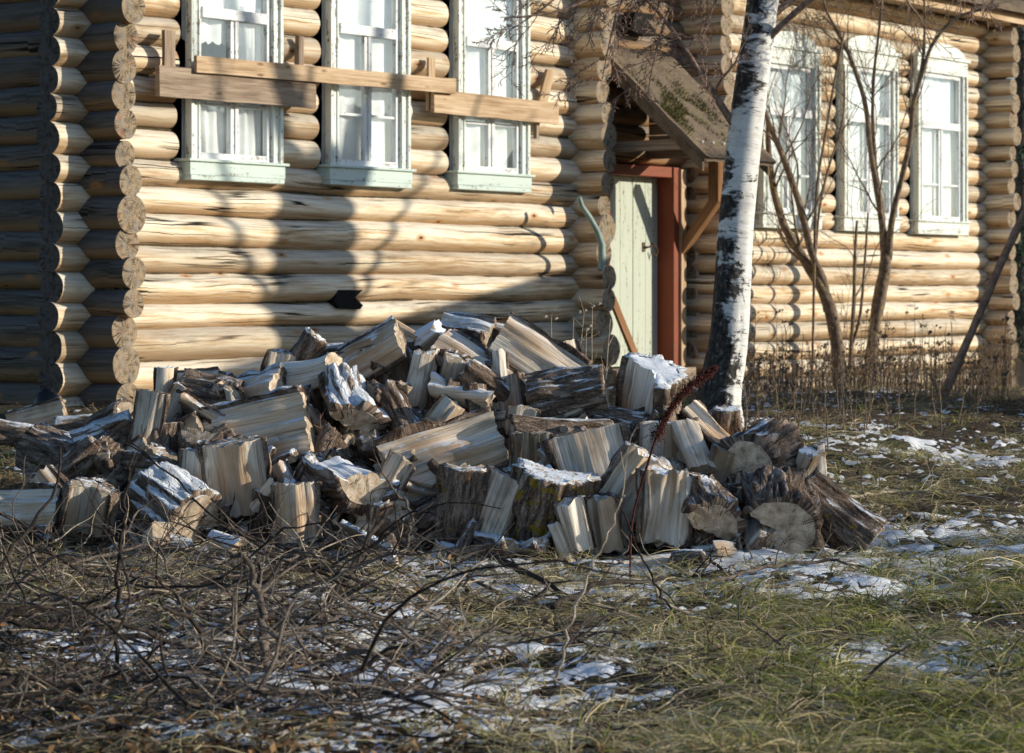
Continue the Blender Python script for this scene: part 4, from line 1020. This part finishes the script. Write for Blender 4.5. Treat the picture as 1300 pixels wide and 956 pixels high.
sapling('bare_sapling',[[(1078,512,8,0),(1080,450,7,0),(1084,380,6,0),(1085,330,5,0),(1088,280,4,0)],[(1081,440,5,0),(1092,400,5,0),(1098,330,4,0),(1102,270,3,0)],[(1078,500,5,0),(1072,465,4,0),(1070,440,3,0)]],28.9,'thin upright shoots between the two larger saplings',3,13)
sapling('bare_sapling',[[(1030,512,4,0),(1032,430,4,0),(1034,330,5,0),(1037,240,5,0),(1048,170,4,0),(1060,100,4,0),(1072,40,3,0)],[(1034,340,4,.1),(1040,270,4,.1),(1050,220,4,.2),(1070,150,3,.2),(1072,90,3,.2)]],28.4,'slim whip sapling left of the forked one',4,14)
# leaning pole
mb=MB(); pp=smooth([at(1183,532,23.5),at(1212,470,23.6),at(1245,395,23.7),at(1275,325,23.8),at(1305,262,23.9)],6); mb.tube(pp,[.045]*8+[.036]*(len(pp)-8),10,0,.2,True,None,.2)
tag(mb.build('leaning_pole',M['pole']),'long reddish pole leaning up past the right house corner','pole')
# dock stalks with dark red seeds
def dock(path,r,label,lo,sd):
    rs=random.Random(sd); pts=smooth(path,12); mb=MB(); mb.tube(pts,[.006]*len(pts),6)
    for i,p in enumerate(pts):
        f=i/(len(pts)-1)
        if f<lo: continue
        for k in range(200):
            q=p+Vector((rs.gauss(0,r),rs.gauss(0,r),rs.gauss(0,r)))*(.55+.7*math.sin(f*9)**2)*(1.15-.6*f)
            a=Vector((rs.gauss(0,1),rs.gauss(0,1),rs.gauss(0,1))).normalized(); b=a.orthogonal().normalized(); s=rs.uniform(.0022,.0052)
            mb.add([q-a*s,q+b*s*.8,q+a*s,q-b*s*.8],[(0,1,2,3)],None,0,rs.random())
    tag(mb.build('dock_stalk',M['dock']),label,'weed')
dock([gp(800,735),at(803,660,12.4),at(822,590,12.4),at(838,545,12.4),at(866,500,12.45),at(908,468,12.5)],.017,'dark red dock seed head arching over the right of the pile',.55,1)

# ------------------------------------------------------------------ sticks and brush in front
def stick(path,w,label,mat='branch',name='dead_branch',twigs=3,sd=0,cat='branch',group='dead branches in the foreground'):
    rs=random.Random(sd*7+3); pts=smooth(path,7)
    pts=[p+Vector((rs.gauss(0,.006),rs.gauss(0,.006),rs.gauss(0,.006))) for p in pts]
    mb=MB(); n=len(pts); mb.tube(pts,[w*(1-.55*i/(n-1)) for i in range(n)],8,0,rs.random(),True,None,.25,0,sd,8)
    for k in range(twigs):
        i=rs.randrange(n//4,n-1); t=(pts[min(n-1,i+1)]-pts[i-1]).normalized(); v=Vector((rs.gauss(0,1),rs.gauss(0,.6),abs(rs.gauss(0,.6)))).normalized()
        grow(mb,wander(pts[i],t*.7+v*.7,rs.uniform(.15,.4),7,.16,-.02,rs),w*.4,1,rs,.5,3,.5,.15,0,.8,.0015,.2,5)
    tag(mb.build(name,M['blackbranch' if mat=='branch' and ('dark' in label or 'black' in label) else mat]),label,cat,group)
def g(px,py,l=0.02): return gp(px,py,l)
def up_(px,py,base): return at(px,py,gp(*base).y)
b0=(150,862); stick([g(*b0),up_(148,790,b0),up_(150,720,b0),up_(158,650,b0),up_(164,600,b0),up_(168,575,b0)],.009,'dark bare stem standing upright at the left foreground',twigs=2,sd=1)
b0=(338,852); stick([g(*b0),up_(334,800,b0),up_(326,750,b0),up_(316,718,b0),up_(290,700,b0)],.018,'thick bent grey branch stuck upright in the left foreground',twigs=2,sd=2)
stick([g(400,806,.06),g(440,770,.14),g(480,725,.22),g(520,680,.30)],.017,'black thick branch slanting up toward the pile middle',twigs=2,sd=3)
stick([g(-20,666,.10),g(100,672,.12),g(190,690,.12),g(300,694,.1)],.011,'long pale stick lying across the left front of the pile','palebranch',twigs=3,sd=4)
stick([g(220,800,.05),g(310,760,.10),g(400,728,.15),g(470,690,.2)],.010,'grey stick running up right over the brush',twigs=3,sd=5)
b0=(706,864); stick([g(*b0),up_(722,800,b0),up_(748,730,b0),up_(775,670,b0),up_(792,630,b0)],.006,'pale dry stalk rising before the pile at centre right','palebranch','dry_stalk',1,6,'stalk')
b0=(868,800); stick([g(*b0),up_(840,755,b0),up_(808,690,b0),up_(775,620,b0)],.006,'thin dark stalk crossing the pale one',twigs=0,sd=7)
stick([g(620,716,.05),g(665,742,.06),g(720,768,.03)],.020,'short thick dark branch before the pile centre',twigs=2,sd=8)
stick([g(700,785,.03),g(760,765,.06),g(830,748,.06),g(905,742,.03)],.014,'dark forked branch lying on the snow at centre',twigs=3,sd=9)
stick([g(985,802,.05),g(1040,808,.05),g(1100,800,.06),g(1135,790,.05)],.009,'black twig lying in the green grass at right',twigs=1,sd=10)
stick([g(0,760,.06),g(90,742,.10),g(200,730,.12),g(330,738,.05)],.010,'grey stick across the lower left brush',twigs=4,sd=11)
stick([g(10,835,.05),g(120,800,.09),g(230,770,.1),g(310,745,.06)],.013,'dark long branch rising from the lower left corner',twigs=4,sd=12)
stick([g(160,852,.05),g(230,845,.07),g(290,850,.04),g(350,862,.02)],.012,'pale arched stick at the bottom left','palebranch',twigs=2,sd=13)
stick([g(430,700,.04),g(470,745,.04),g(520,785,.03)],.009,'straight pale stick crossing the black branch','palebranch',twigs=0,sd=14)
stick([g(300,820,.05),g(380,800,.09),g(460,792,.05)],.010,'dark stick low in the left brush',twigs=3,sd=15)
stick([g(540,860,.02),g(600,830,.05),g(680,826,.04),g(740,820,.02)],.012,'brown stick on the snow at bottom centre',twigs=2,sd=16)
stick([g(1060,650,.03),g(1120,628,.04),g(1200,632,.03),g(1290,640,.02)],.010,'pale stick lying in the sunlit grass right of the pile','palebranch',twigs=2,sd=17)
stick([g(870,700,.04),g(900,720,.05),g(935,745,.03)],.012,'short dark stick on the snow near the bare grey log',twigs=1,sd=18)
b0=(505,720); stick([g(*b0),up_(515,690,b0),up_(522,650,b0),up_(500,625,b0)],.013,'twisted twig hooked before the middle of the pile',twigs=2,sd=19)
stick([g(860,760,.03),g(960,742,.06),g(1050,735,.05),g(1130,738,.03)],.011,'thin branch lying along the snow right of centre',twigs=3,sd=20)
b0=(420,690); stick([g(*b0),up_(410,640,b0),up_(418,600,b0),up_(425,545,b0)],.005,'brown seed stalk standing before the upright blue-grey log','twig','dry_stalk',2,21,'stalk')

def strands(name,items,mat):
    """thin bent blades; items: base, direction, length, width, bend, colour"""
    n=len(items); k=4
    B=np.array([i[0] for i in items]); Dv=np.array([i[1] for i in items]); L=np.array([i[2] for i in items])[:,None]; Wd=np.array([i[3] for i in items])[:,None]; bend=np.array([i[4] for i in items]); Cc=np.array([i[5] for i in items])
    side=np.cross(Dv,np.array([0,0,1.0])+np.random.normal(0,.35,(n,3))); side/= np.linalg.norm(side,axis=1,keepdims=True)+1e-9
    V=[];Co=[]
    for j in range(k+1):
        t=j/k; p=B+Dv*L*t+bend*L*(t*t)
        w=Wd*(1-t)**.7*.5+Wd*.04
        V+= [p-side*w,p+side*w]; Co+=[Cc*(.55+.45*t)]*2
    V=np.stack(V,1).reshape(-1,3); Co=np.stack(Co,1).reshape(-1,3)
    base=np.arange(n)[:,None,None]*(2*(k+1)); q=np.array([[2*j,2*j+1,2*j+3,2*j+2] for j in range(k)])[None]
    Fc=(base+q).reshape(-1,4)
    o=npmesh(name,V,Fc,mat,Co,None,False); return o
def frame_x(x,y): return 650+F*x/y
def frame_y(x,y): return HY+F*(EYE-gz(x,y))/y
rg=random.Random(99)
green=[];dry=[];leaves=[]
def inside_pile(x,y):
    px=frame_x(x,y); return 13.05<y<14.9 and 30<px<1090 and not (px>930 and y>13.9)
def add_grass(n,ylo,yhi):
    c=0
    while c<n:
        y=ylo+(yhi-ylo)*rg.random()**1.25; x=rg.uniform(-.24,.245)*y
        c+=.15
        if inside_pile(x,y) or (Vector((x,y,0))-C0).dot(Nn)<.1: continue
        px=frame_x(x,y); py=frame_y(x,y)
        cl=nz(x*1.3,y*1.3,5)+.5*nz(x*3.7,y*3.7,2)
        gg=1/(1+math.exp(-(px-840)/100))*(1/(1+math.exp(-(py-700)/35)))
        if py<700: gg=max(gg,.30*(px>900))
        dens=.16+.8*gg*(.55+.9*max(-.4,min(.6,cl)))+.22*math.exp(-((py-735)/50)**2)*(px<900)-.08*(py>800)*(px<600)
        if snowf(x,y)>0: dens*=.35
        if rg.random()>dens: continue
        c+=1
        z=ground(x,y)-.012
        pg=.06+.48*gg*(1.25 if cl>0 else .6); la=rg.uniform(0,2*PI); lean=rg.uniform(.1,.9); big=rg.uniform(.6,1.25)
        for _ in range(rg.randrange(7,22)):
            a=la+rg.gauss(0,.9) if rg.random()<.6 else rg.uniform(0,2*PI); bx=x+rg.gauss(0,.022); by=y+rg.gauss(0,.022); t=rg.random()
            if rg.random()<pg:
                d=Vector((math.cos(a)*lean,math.sin(a)*lean,rg.uniform(.6,1.1))).normalized(); L=rg.uniform(.09,.25)*big; w=rg.uniform(.004,.0085)
                col=(.15+.30*t,.20+.24*t,.035+.07*t); bend=(math.cos(a)*.5,math.sin(a)*.5,-.55); green.append(((bx,by,z),tuple(d),L,w,bend,col))
            else:
                fl=rg.random()
                d=Vector((math.cos(a),math.sin(a),.2+.9*fl**1.5)).normalized(); L=rg.uniform(.10,.36)*big; w=rg.uniform(.003,.0065)
                col=(.45+.48*t,.36+.42*t,.19+.27*t); bend=(rg.gauss(0,.4),rg.gauss(0,.4),-.3-.25*fl); dry.append(((bx,by,z+.02),tuple(d),L,w,bend,col))
add_grass(4600,7.2,18.5); add_grass(1300,15,33)
tag(strands('grass',green,M['grass']),'short green grass growing through snow at the right foreground','grass',kind='stuff')
tag(strands('dry_grass',dry,M['grass']),'flattened straw-coloured grass over the ground','dry grass',kind='stuff')
# fallen leaves
n=13000; X_=[];  
lv=[];lc=[]
while len(lv)<n:
    y=7.2+20*rg.random()**1.5; x=rg.uniform(-.24,.245)*y
    if (Vector((x,y,0))-C0).dot(Nn)<.15: continue
    px=frame_x(x,y)
    if rg.random()> (1.0 if px<700 or y>17 else .4): continue
    if snowf(x,y)>-.01 and rg.random()<.85: continue
    z=ground(x,y)+rg.uniform(.0,.025)+(.06*rg.random() if px<600 else 0); s=rg.uniform(.010,.026); a=Vector((rg.gauss(0,1),rg.gauss(0,1),rg.gauss(0,.45))).normalized(); b=a.cross(Vector((rg.gauss(0,.5),rg.gauss(0,.5),1))).normalized()
    p=Vector((x,y,z)); cu=Vector((0,0,rg.uniform(-.4,.6)*s))
    lv.append([p-a*s,p+b*s*.55+cu,p+a*s,p-b*s*.55+cu]); t=rg.random(); t=t**1.6; lc.append((.035+.30*t,.02+.17*t,.011+.075*t))
lv=np.array(lv).reshape(-1,3); lcv=np.repeat(np.array(lc),4,0)
tag(npmesh('fallen_leaves',lv,np.arange(len(lv)).reshape(-1,4),M['leaf'],lcv,None,False),'brown fallen leaves and bark crumbs littering the ground','leaf litter',kind='stuff')
# brush: countless crossed twigs
mb=MB(); rs=random.Random(17)
for k in range(1700):
    if k<1200: px=rs.uniform(-40,520)*(1 if rs.random()<.75 else 1.7); py=rs.uniform(668,955)
    else: px=rs.uniform(500,1330); py=rs.uniform(640,955)
    p=gp(px,py,0); p.z+=rs.random()**2*.16*(1.0 if px<600 else .35)
    a=rs.uniform(0,2*PI) if rs.random()<.5 else rs.gauss(0,.5)+(PI if rs.random()<.5 else 0); d=Vector((math.cos(a),math.sin(a)*.8,rs.gauss(.08,.22) if rs.random()<.8 else rs.uniform(.3,1.2)))
    L=rs.uniform(.08,.5)*(1.3 if rs.random()<.15 else 1)*(1 if px<650 else .6); w=rs.uniform(.0018,.0055)*(2.0 if rs.random()<.1 else 1)
    pts=wander(p,d,L,7,rs.choice([.08,.16,.3]),-.02,rs); 
    for q in pts: q.z=max(q.z,ground(q.x,q.y)+.004)
    mi=1 if rs.random()<(.30 if py<800 else .16) else 0
    mb.tube(pts,[w*(1-.7*i/7) for i in range(8)],5,mi,rs.random(),True)
    if rs.random()<.4:
        for _ in range(rs.randrange(1,4)):
            i=rs.randrange(1,6); fd=(pts[i+1]-pts[i]).normalized()*.7+Vector((rs.gauss(0,.6),rs.gauss(0,.6),rs.gauss(.15,.4))); sp=wander(pts[i],fd,L*rs.uniform(.15,.45),4,.2,-.02,rs); mb.tube(sp,[w*.6*(1-.15*q) for q in range(5)],4,mi,rs.random(),True)
for k in range(150):
    px=rs.uniform(-60,480) if rs.random()<.8 else rs.uniform(480,1000); py=rs.uniform(690,955)
    p=gp(px,py,0); p.z+=rs.random()**1.5*.20*(1.0 if px<600 else .3); a=rs.gauss(0,.7)+(PI if rs.random()<.5 else 0)
    d=Vector((math.cos(a),math.sin(a),rs.gauss(.06,.25))); L=rs.uniform(.3,1.1)*(1 if px<650 else .5); w=rs.uniform(.0035,.012)*(1 if px<480 else .5)
    pts=wander(p,d,L,9,rs.choice([.1,.2,.3]),-.025,rs)
    for q in pts: q.z=max(q.z,ground(q.x,q.y)+.006)
    pts=[q+Vector((rs.gauss(0,.007),rs.gauss(0,.007),abs(rs.gauss(0,.006)))) for q in pts]
    mb.tube(pts,[w*(1-.6*i/9)*(1+.35*nz(i*1.3,k)) for i in range(10)],6,2 if rs.random()<.75 else 0,rs.random(),True)
    for _ in range(rs.randrange(0,4)):
        i=rs.randrange(1,8); fd=(pts[i+1]-pts[i]).normalized()*.7+Vector((rs.gauss(0,.6),rs.gauss(0,.6),rs.gauss(.2,.4))); sp=wander(pts[i],fd,L*rs.uniform(.15,.45),5,.2,-.02,rs); mb.tube(sp,[w*.55*(1-.14*q) for q in range(6)],5,2 if rs.random()<.6 else 0,rs.random(),True)
tag(mb.build('brushwood',[M['branch'],M['palebranch'],M['blackbranch']]),'tangle of broken twigs covering the left foreground','brushwood',kind='stuff')
# bark crumbs and chips round the pile
mb=MB()
for k in range(420):
    px=rs.uniform(0,1140); py=rs.uniform(680,760) if rs.random()<.7 else rs.uniform(640,860)
    p=gp(px,py,.01); s=rs.uniform(.008,.035); q=[p+Vector((rs.gauss(0,s),rs.gauss(0,s),abs(rs.gauss(0,s*.4)))) for _ in range(5)]
    mb.add(q,[(0,1,2),(0,2,3),(0,3,1),(1,2,4),(2,3,4),(3,1,4)],None,0,rs.random(),False)
tag(mb.build('wood_chips',M['palebranch']),'pale wood chips scattered round the foot of the pile','wood chips',kind='stuff')
# tall dry weeds by the walls
def weeds(lst,label,sd,name='dry_weed'):
    rs=random.Random(sd); mb=MB(); 
    for bx_,by,tx,ty,D in lst:
        p=at(bx_,by,D); p.z=ground(p.x,p.y)-.02; q=at(tx,ty,D)
        pts=[p.lerp(q,i/6)+Vector((rs.gauss(0,.005),rs.gauss(0,.005),0))*(i>0) for i in range(7)]
        mb.tube(pts,[.006*(1-.6*i/6) for i in range(7)],5,0,rs.random())
        for k in range(5):
            i=rs.randrange(3,7); grow(mb,wander(pts[i],Vector((rs.gauss(0,.5),rs.gauss(0,.5),.8)),rs.uniform(.05,.16),4,.15,0,rs),.003,0,rs)
            for j in range(2 if i==6 else 0):
                c=pts[i]+Vector((rs.gauss(0,.02),rs.gauss(0,.02),rs.gauss(0,.012))); mb.tube([c,c+Vector((.01,0,.014)),c+Vector((.02,.01,.01))],[.006,.012,.004],5)
    tag(mb.build(name,M['sapling' if sd==5 else 'palebranch']),label,'dry weeds',kind='stuff')
L_=[]
rs=random.Random(8)
for k in range(560):
    x=rs.uniform(945,1290); s=sx(x); D=hp(s,0,0).y-(rs.uniform(.4,4.0) if k%3 else rs.uniform(3,13)); h=rs.uniform(.12,.5)*(1.8 if rs.random()<.2 else 1)
    yb=HY+F*(EYE-.25)/D; L_.append((x,yb,x+rs.gauss(0,5),yb-h*F/D,D))
weeds(L_,'dry brown weed stalks standing along the right wall',5)
weeds([(703,492,700,404,16),(712,496,742,398,15.8),(716,498,728,404,15.9),(748,498,752,390,15.7),(755,498,775,405,15.7),(735,500,745,420,15.6)],'tall dry grass stalks rising behind the ridge by the door',6)
# black rubber boot-like lump by the corner: small round kettle
mb=MB(); c=at(60,512,19.3); 
pr=[(0,-.09),(.07,-.088),(.10,-.05),(.105,0),(.09,.05),(.06,.085),(.045,.09),(.045,.11),(.0,.112)]
vs=[];fs=[]
for i,(r,z) in enumerate(pr):
    for k in range(20): a=2*PI*k/20; vs.append((c.x+r*math.cos(a),c.y+r*math.sin(a),c.z+z))
for i in range(len(pr)-1):
    for k in range(20): fs.append((i*20+k,i*20+(k+1)%20,(i+1)*20+(k+1)%20,(i+1)*20+k))
mb.add(vs,fs); tag(mb.build('black_pot',M['rubber']),'small shiny black round pot lying by the left house corner','pot')

# ------------------------------------------------------------------ unseen shade casters to the right, trees behind
def spruce(p,h,r,sd,label,group,dens=1.0,base=.6):
    rs=random.Random(sd); root=empty('spruce_tree',p); tag(root,label,'spruce tree',group)
    mb=MB(); mb.tube([p,p+UP*h*.5,p+UP*h],[.03*h*.55,.014*h,.01],8,0,.3,True,None,.1); hbuild(mb,'trunk',M['branch'],root)
    V=[];Co=[]
    nb=int(70*dens*h/4)
    for k in range(nb):
        f=(k/nb)**1.15; z=base+(h-base)*f; L=r*(1-f)**.85*rs.uniform(.6,1.08)+.08; a=rs.uniform(0,2*PI); d=Vector((math.cos(a),math.sin(a),-.22))
        ns=int(10+34*L)
        for j in range(ns):
            t=rs.random()**.7; c=p+UP*z+d*L*t+Vector((rs.gauss(0,.06),rs.gauss(0,.06),rs.gauss(0,.04)-.12*t*t))
            s=rs.uniform(.035,.085); u=(d*rs.uniform(.4,1)+Vector((rs.gauss(0,.5),rs.gauss(0,.5),rs.gauss(-.2,.3)))).normalized(); w=u.orthogonal().normalized()*s*.3
            V+= [c-u*s,c+w,c+u*s,c-w]; q=rs.random(); Co+=[(.012+.02*q,.026+.032*q,.012+.014*q)]*4
    V=np.array([tuple(v) for v in V]); o=npmesh('crown',V,np.arange(len(V)).reshape(-1,4),M['needle'],np.array(Co),None,False); o.parent=root; o.matrix_parent_inverse=Matrix.Translation(-Vector(p))
AZ=R(-4); EL=R(16)
SUNH=Vector((math.cos(AZ),math.sin(AZ),0))
def sunward(q,t): v=q+SUNH*t; return Vector((v.x,v.y,gz(v.x,v.y)))
for i,(px,py,t,h,r,dn) in enumerate([(740,700,8.5,2.7,.75,.8),(600,600,11.5,3.9,.9,.9),(350,560,13,3.8,.8,.9)]):
    D=13.0+(710-py)/300*1.5; q=at(px,py,D); spruce(sunward(q,t),h,r,40+i,'unseen young spruce added at right to shade the pile','unseen spruces added to shade the pile',dn,.15)  # added out of view so broken shade falls on the pile
# unseen plank shed added at right; its roof shades the wall foot
def shed():
    y0,y1=20.6,25.2; x0,x1=6.4,9.3; zr=3.6; ze=2.6; gb=.15
    root=empty('shade_shed',((x0+x1)/2,(y0+y1)/2,gb)); tag(root,'unseen low plank shed added at right to shade the wall foot','shed')
    rs=random.Random(2); mb=MB()
    def planks(p,d,L,hf):
        n=int(L/.16)
        for i in range(n):
            a=p+d*(L*i/n); mb.box(a,UP*hf(i/n),d*(L/n-.008),Vector((-d.y,d.x,0))*.025,0,rs.random())
    planks(Vector((x0,y0,gb)),Vector((0,1,0)),y1-y0,lambda f:ze-gb); planks(Vector((x1,y0,gb)),Vector((0,1,0)),y1-y0,lambda f:ze-gb)
    planks(Vector((x0,y0,gb)),Vector((1,0,0)),x1-x0,lambda f:ze-gb+(zr-ze)*(1-abs(2*f-1))); planks(Vector((x0,y1,gb)),Vector((1,0,0)),x1-x0,lambda f:ze-gb+(zr-ze)*(1-abs(2*f-1)))
    hbuild(mb,'plank_wall',M['greyplank'],root); mb=MB(); xm=(x0+x1)/2
    for sg in (-1,1):
        e=Vector((xm+sg*((x1-x0)/2+.25),y0-.2,ze-.1)); r_=Vector((xm,y0-.2,zr+.02)); mb.box(e,r_-e,Vector((0,y1-y0+.4,0)),UP*.05,0,.3,6)
    hbuild(mb,'roof',M['roof'],root)
shed()
# big tree whose stem throws the broad shadow on the wall
q=hp(sx(398),0,0); tp=sunward(q,13.2)
root=empty('old_lime_tree',tp); tag(root,'thick old bare tree standing right of the yard','tree')
P_=SUNH.cross(UP); rs=random.Random(4)
mb=MB(); mb.tube(smooth([tp-UP*.1,tp+UP*.7,tp+UP*2.5-P_*.04,tp+UP*4.6+P_*.02,tp+UP*5.6,tp+UP*6.15-P_*.05],4),[.66]*2+[.55]*4+[.48]*6+[.46]*5+[.42,.40,.30,.12],18,0,.2,True,None,.15,0,3,1); hbuild(mb,'trunk',M['sapling'],root)
for pth,r0,k in (([(0.12,5.5),(.35,6.2),(.72,6.9),(.95,7.8),(1.3,9)],.19,3),([(-.15,5.4),(-.45,6.1),(-.62,6.7),(-.7,7.6),(-1.1,9.2)],.17,3),([(.2,4.4),(.9,5.6),(1.3,6.6),(1.5,8)],.06,2),([(-.2,4.2),(-.8,5.2),(-1.6,6.1),(-2.2,7.6)],.05,2)):
    mb=MB(); grow(mb,smooth([tp+P_*a_+UP*z_ for a_,z_ in pth],5),r0,1,rs,.3,k,.45,.12,0,.7,.012,.3,10); hbuild(mb,'branch',M['sapling'],root)
for i,(px,Yd,h) in enumerate([(1297,44,9),(1330,48,10),(1372,46,9)]):
    p=at(px,400,Yd); p.z=gz(p.x,p.y); spruce(p,h,2.2,70+i,'dark spruce beyond the right house corner','dark spruces behind the house',1.0,.3)

# ------------------------------------------------------------------ camera, light, world
cam=bpy.data.cameras.new('camera'); co=bpy.data.objects.new('camera',cam); C.objects.link(co)
co.location=(0,0,EYE); co.rotation_euler=(R(90),0,0); cam.sensor_width=36; cam.sensor_fit='HORIZONTAL'; cam.lens=F/1300*36; cam.shift_y=-(478-HY)/1300
cam.clip_end=4000; cam.dof.use_dof=True; cam.dof.focus_distance=13.0; cam.dof.aperture_fstop=6.0
bpy.context.scene.camera=co
S=Vector((math.cos(EL)*SUNH.x,math.cos(EL)*SUNH.y,math.sin(EL)))
sd=bpy.data.lights.new('sun','SUN'); sd.energy=5; sd.angle=R(.5); sd.color=(1,.91,.74); so=bpy.data.objects.new('sun',sd); C.objects.link(so)
so.rotation_euler=S.to_track_quat('Z','Y').to_euler()
w=bpy.data.worlds.new('World'); bpy.context.scene.world=w; w.use_nodes=True; nt=w.node_tree
sky=nt.nodes.new('ShaderNodeTexSky'); sky.sky_type='NISHITA'; sky.sun_disc=False; sky.sun_elevation=EL; sky.sun_rotation=PI/2-AZ; sky.air_density=1.0; sky.dust_density=.4; sky.ozone_density=3.0
bg=nt.nodes['Background']; nt.links.new(sky.outputs[0],bg.inputs[0]); bg.inputs[1].default_value=.14
sc=bpy.context.scene; sc.view_settings.view_transform='Standard'; sc.view_settings.look='None'; sc.view_settings.exposure=0; sc.view_settings.gamma=1
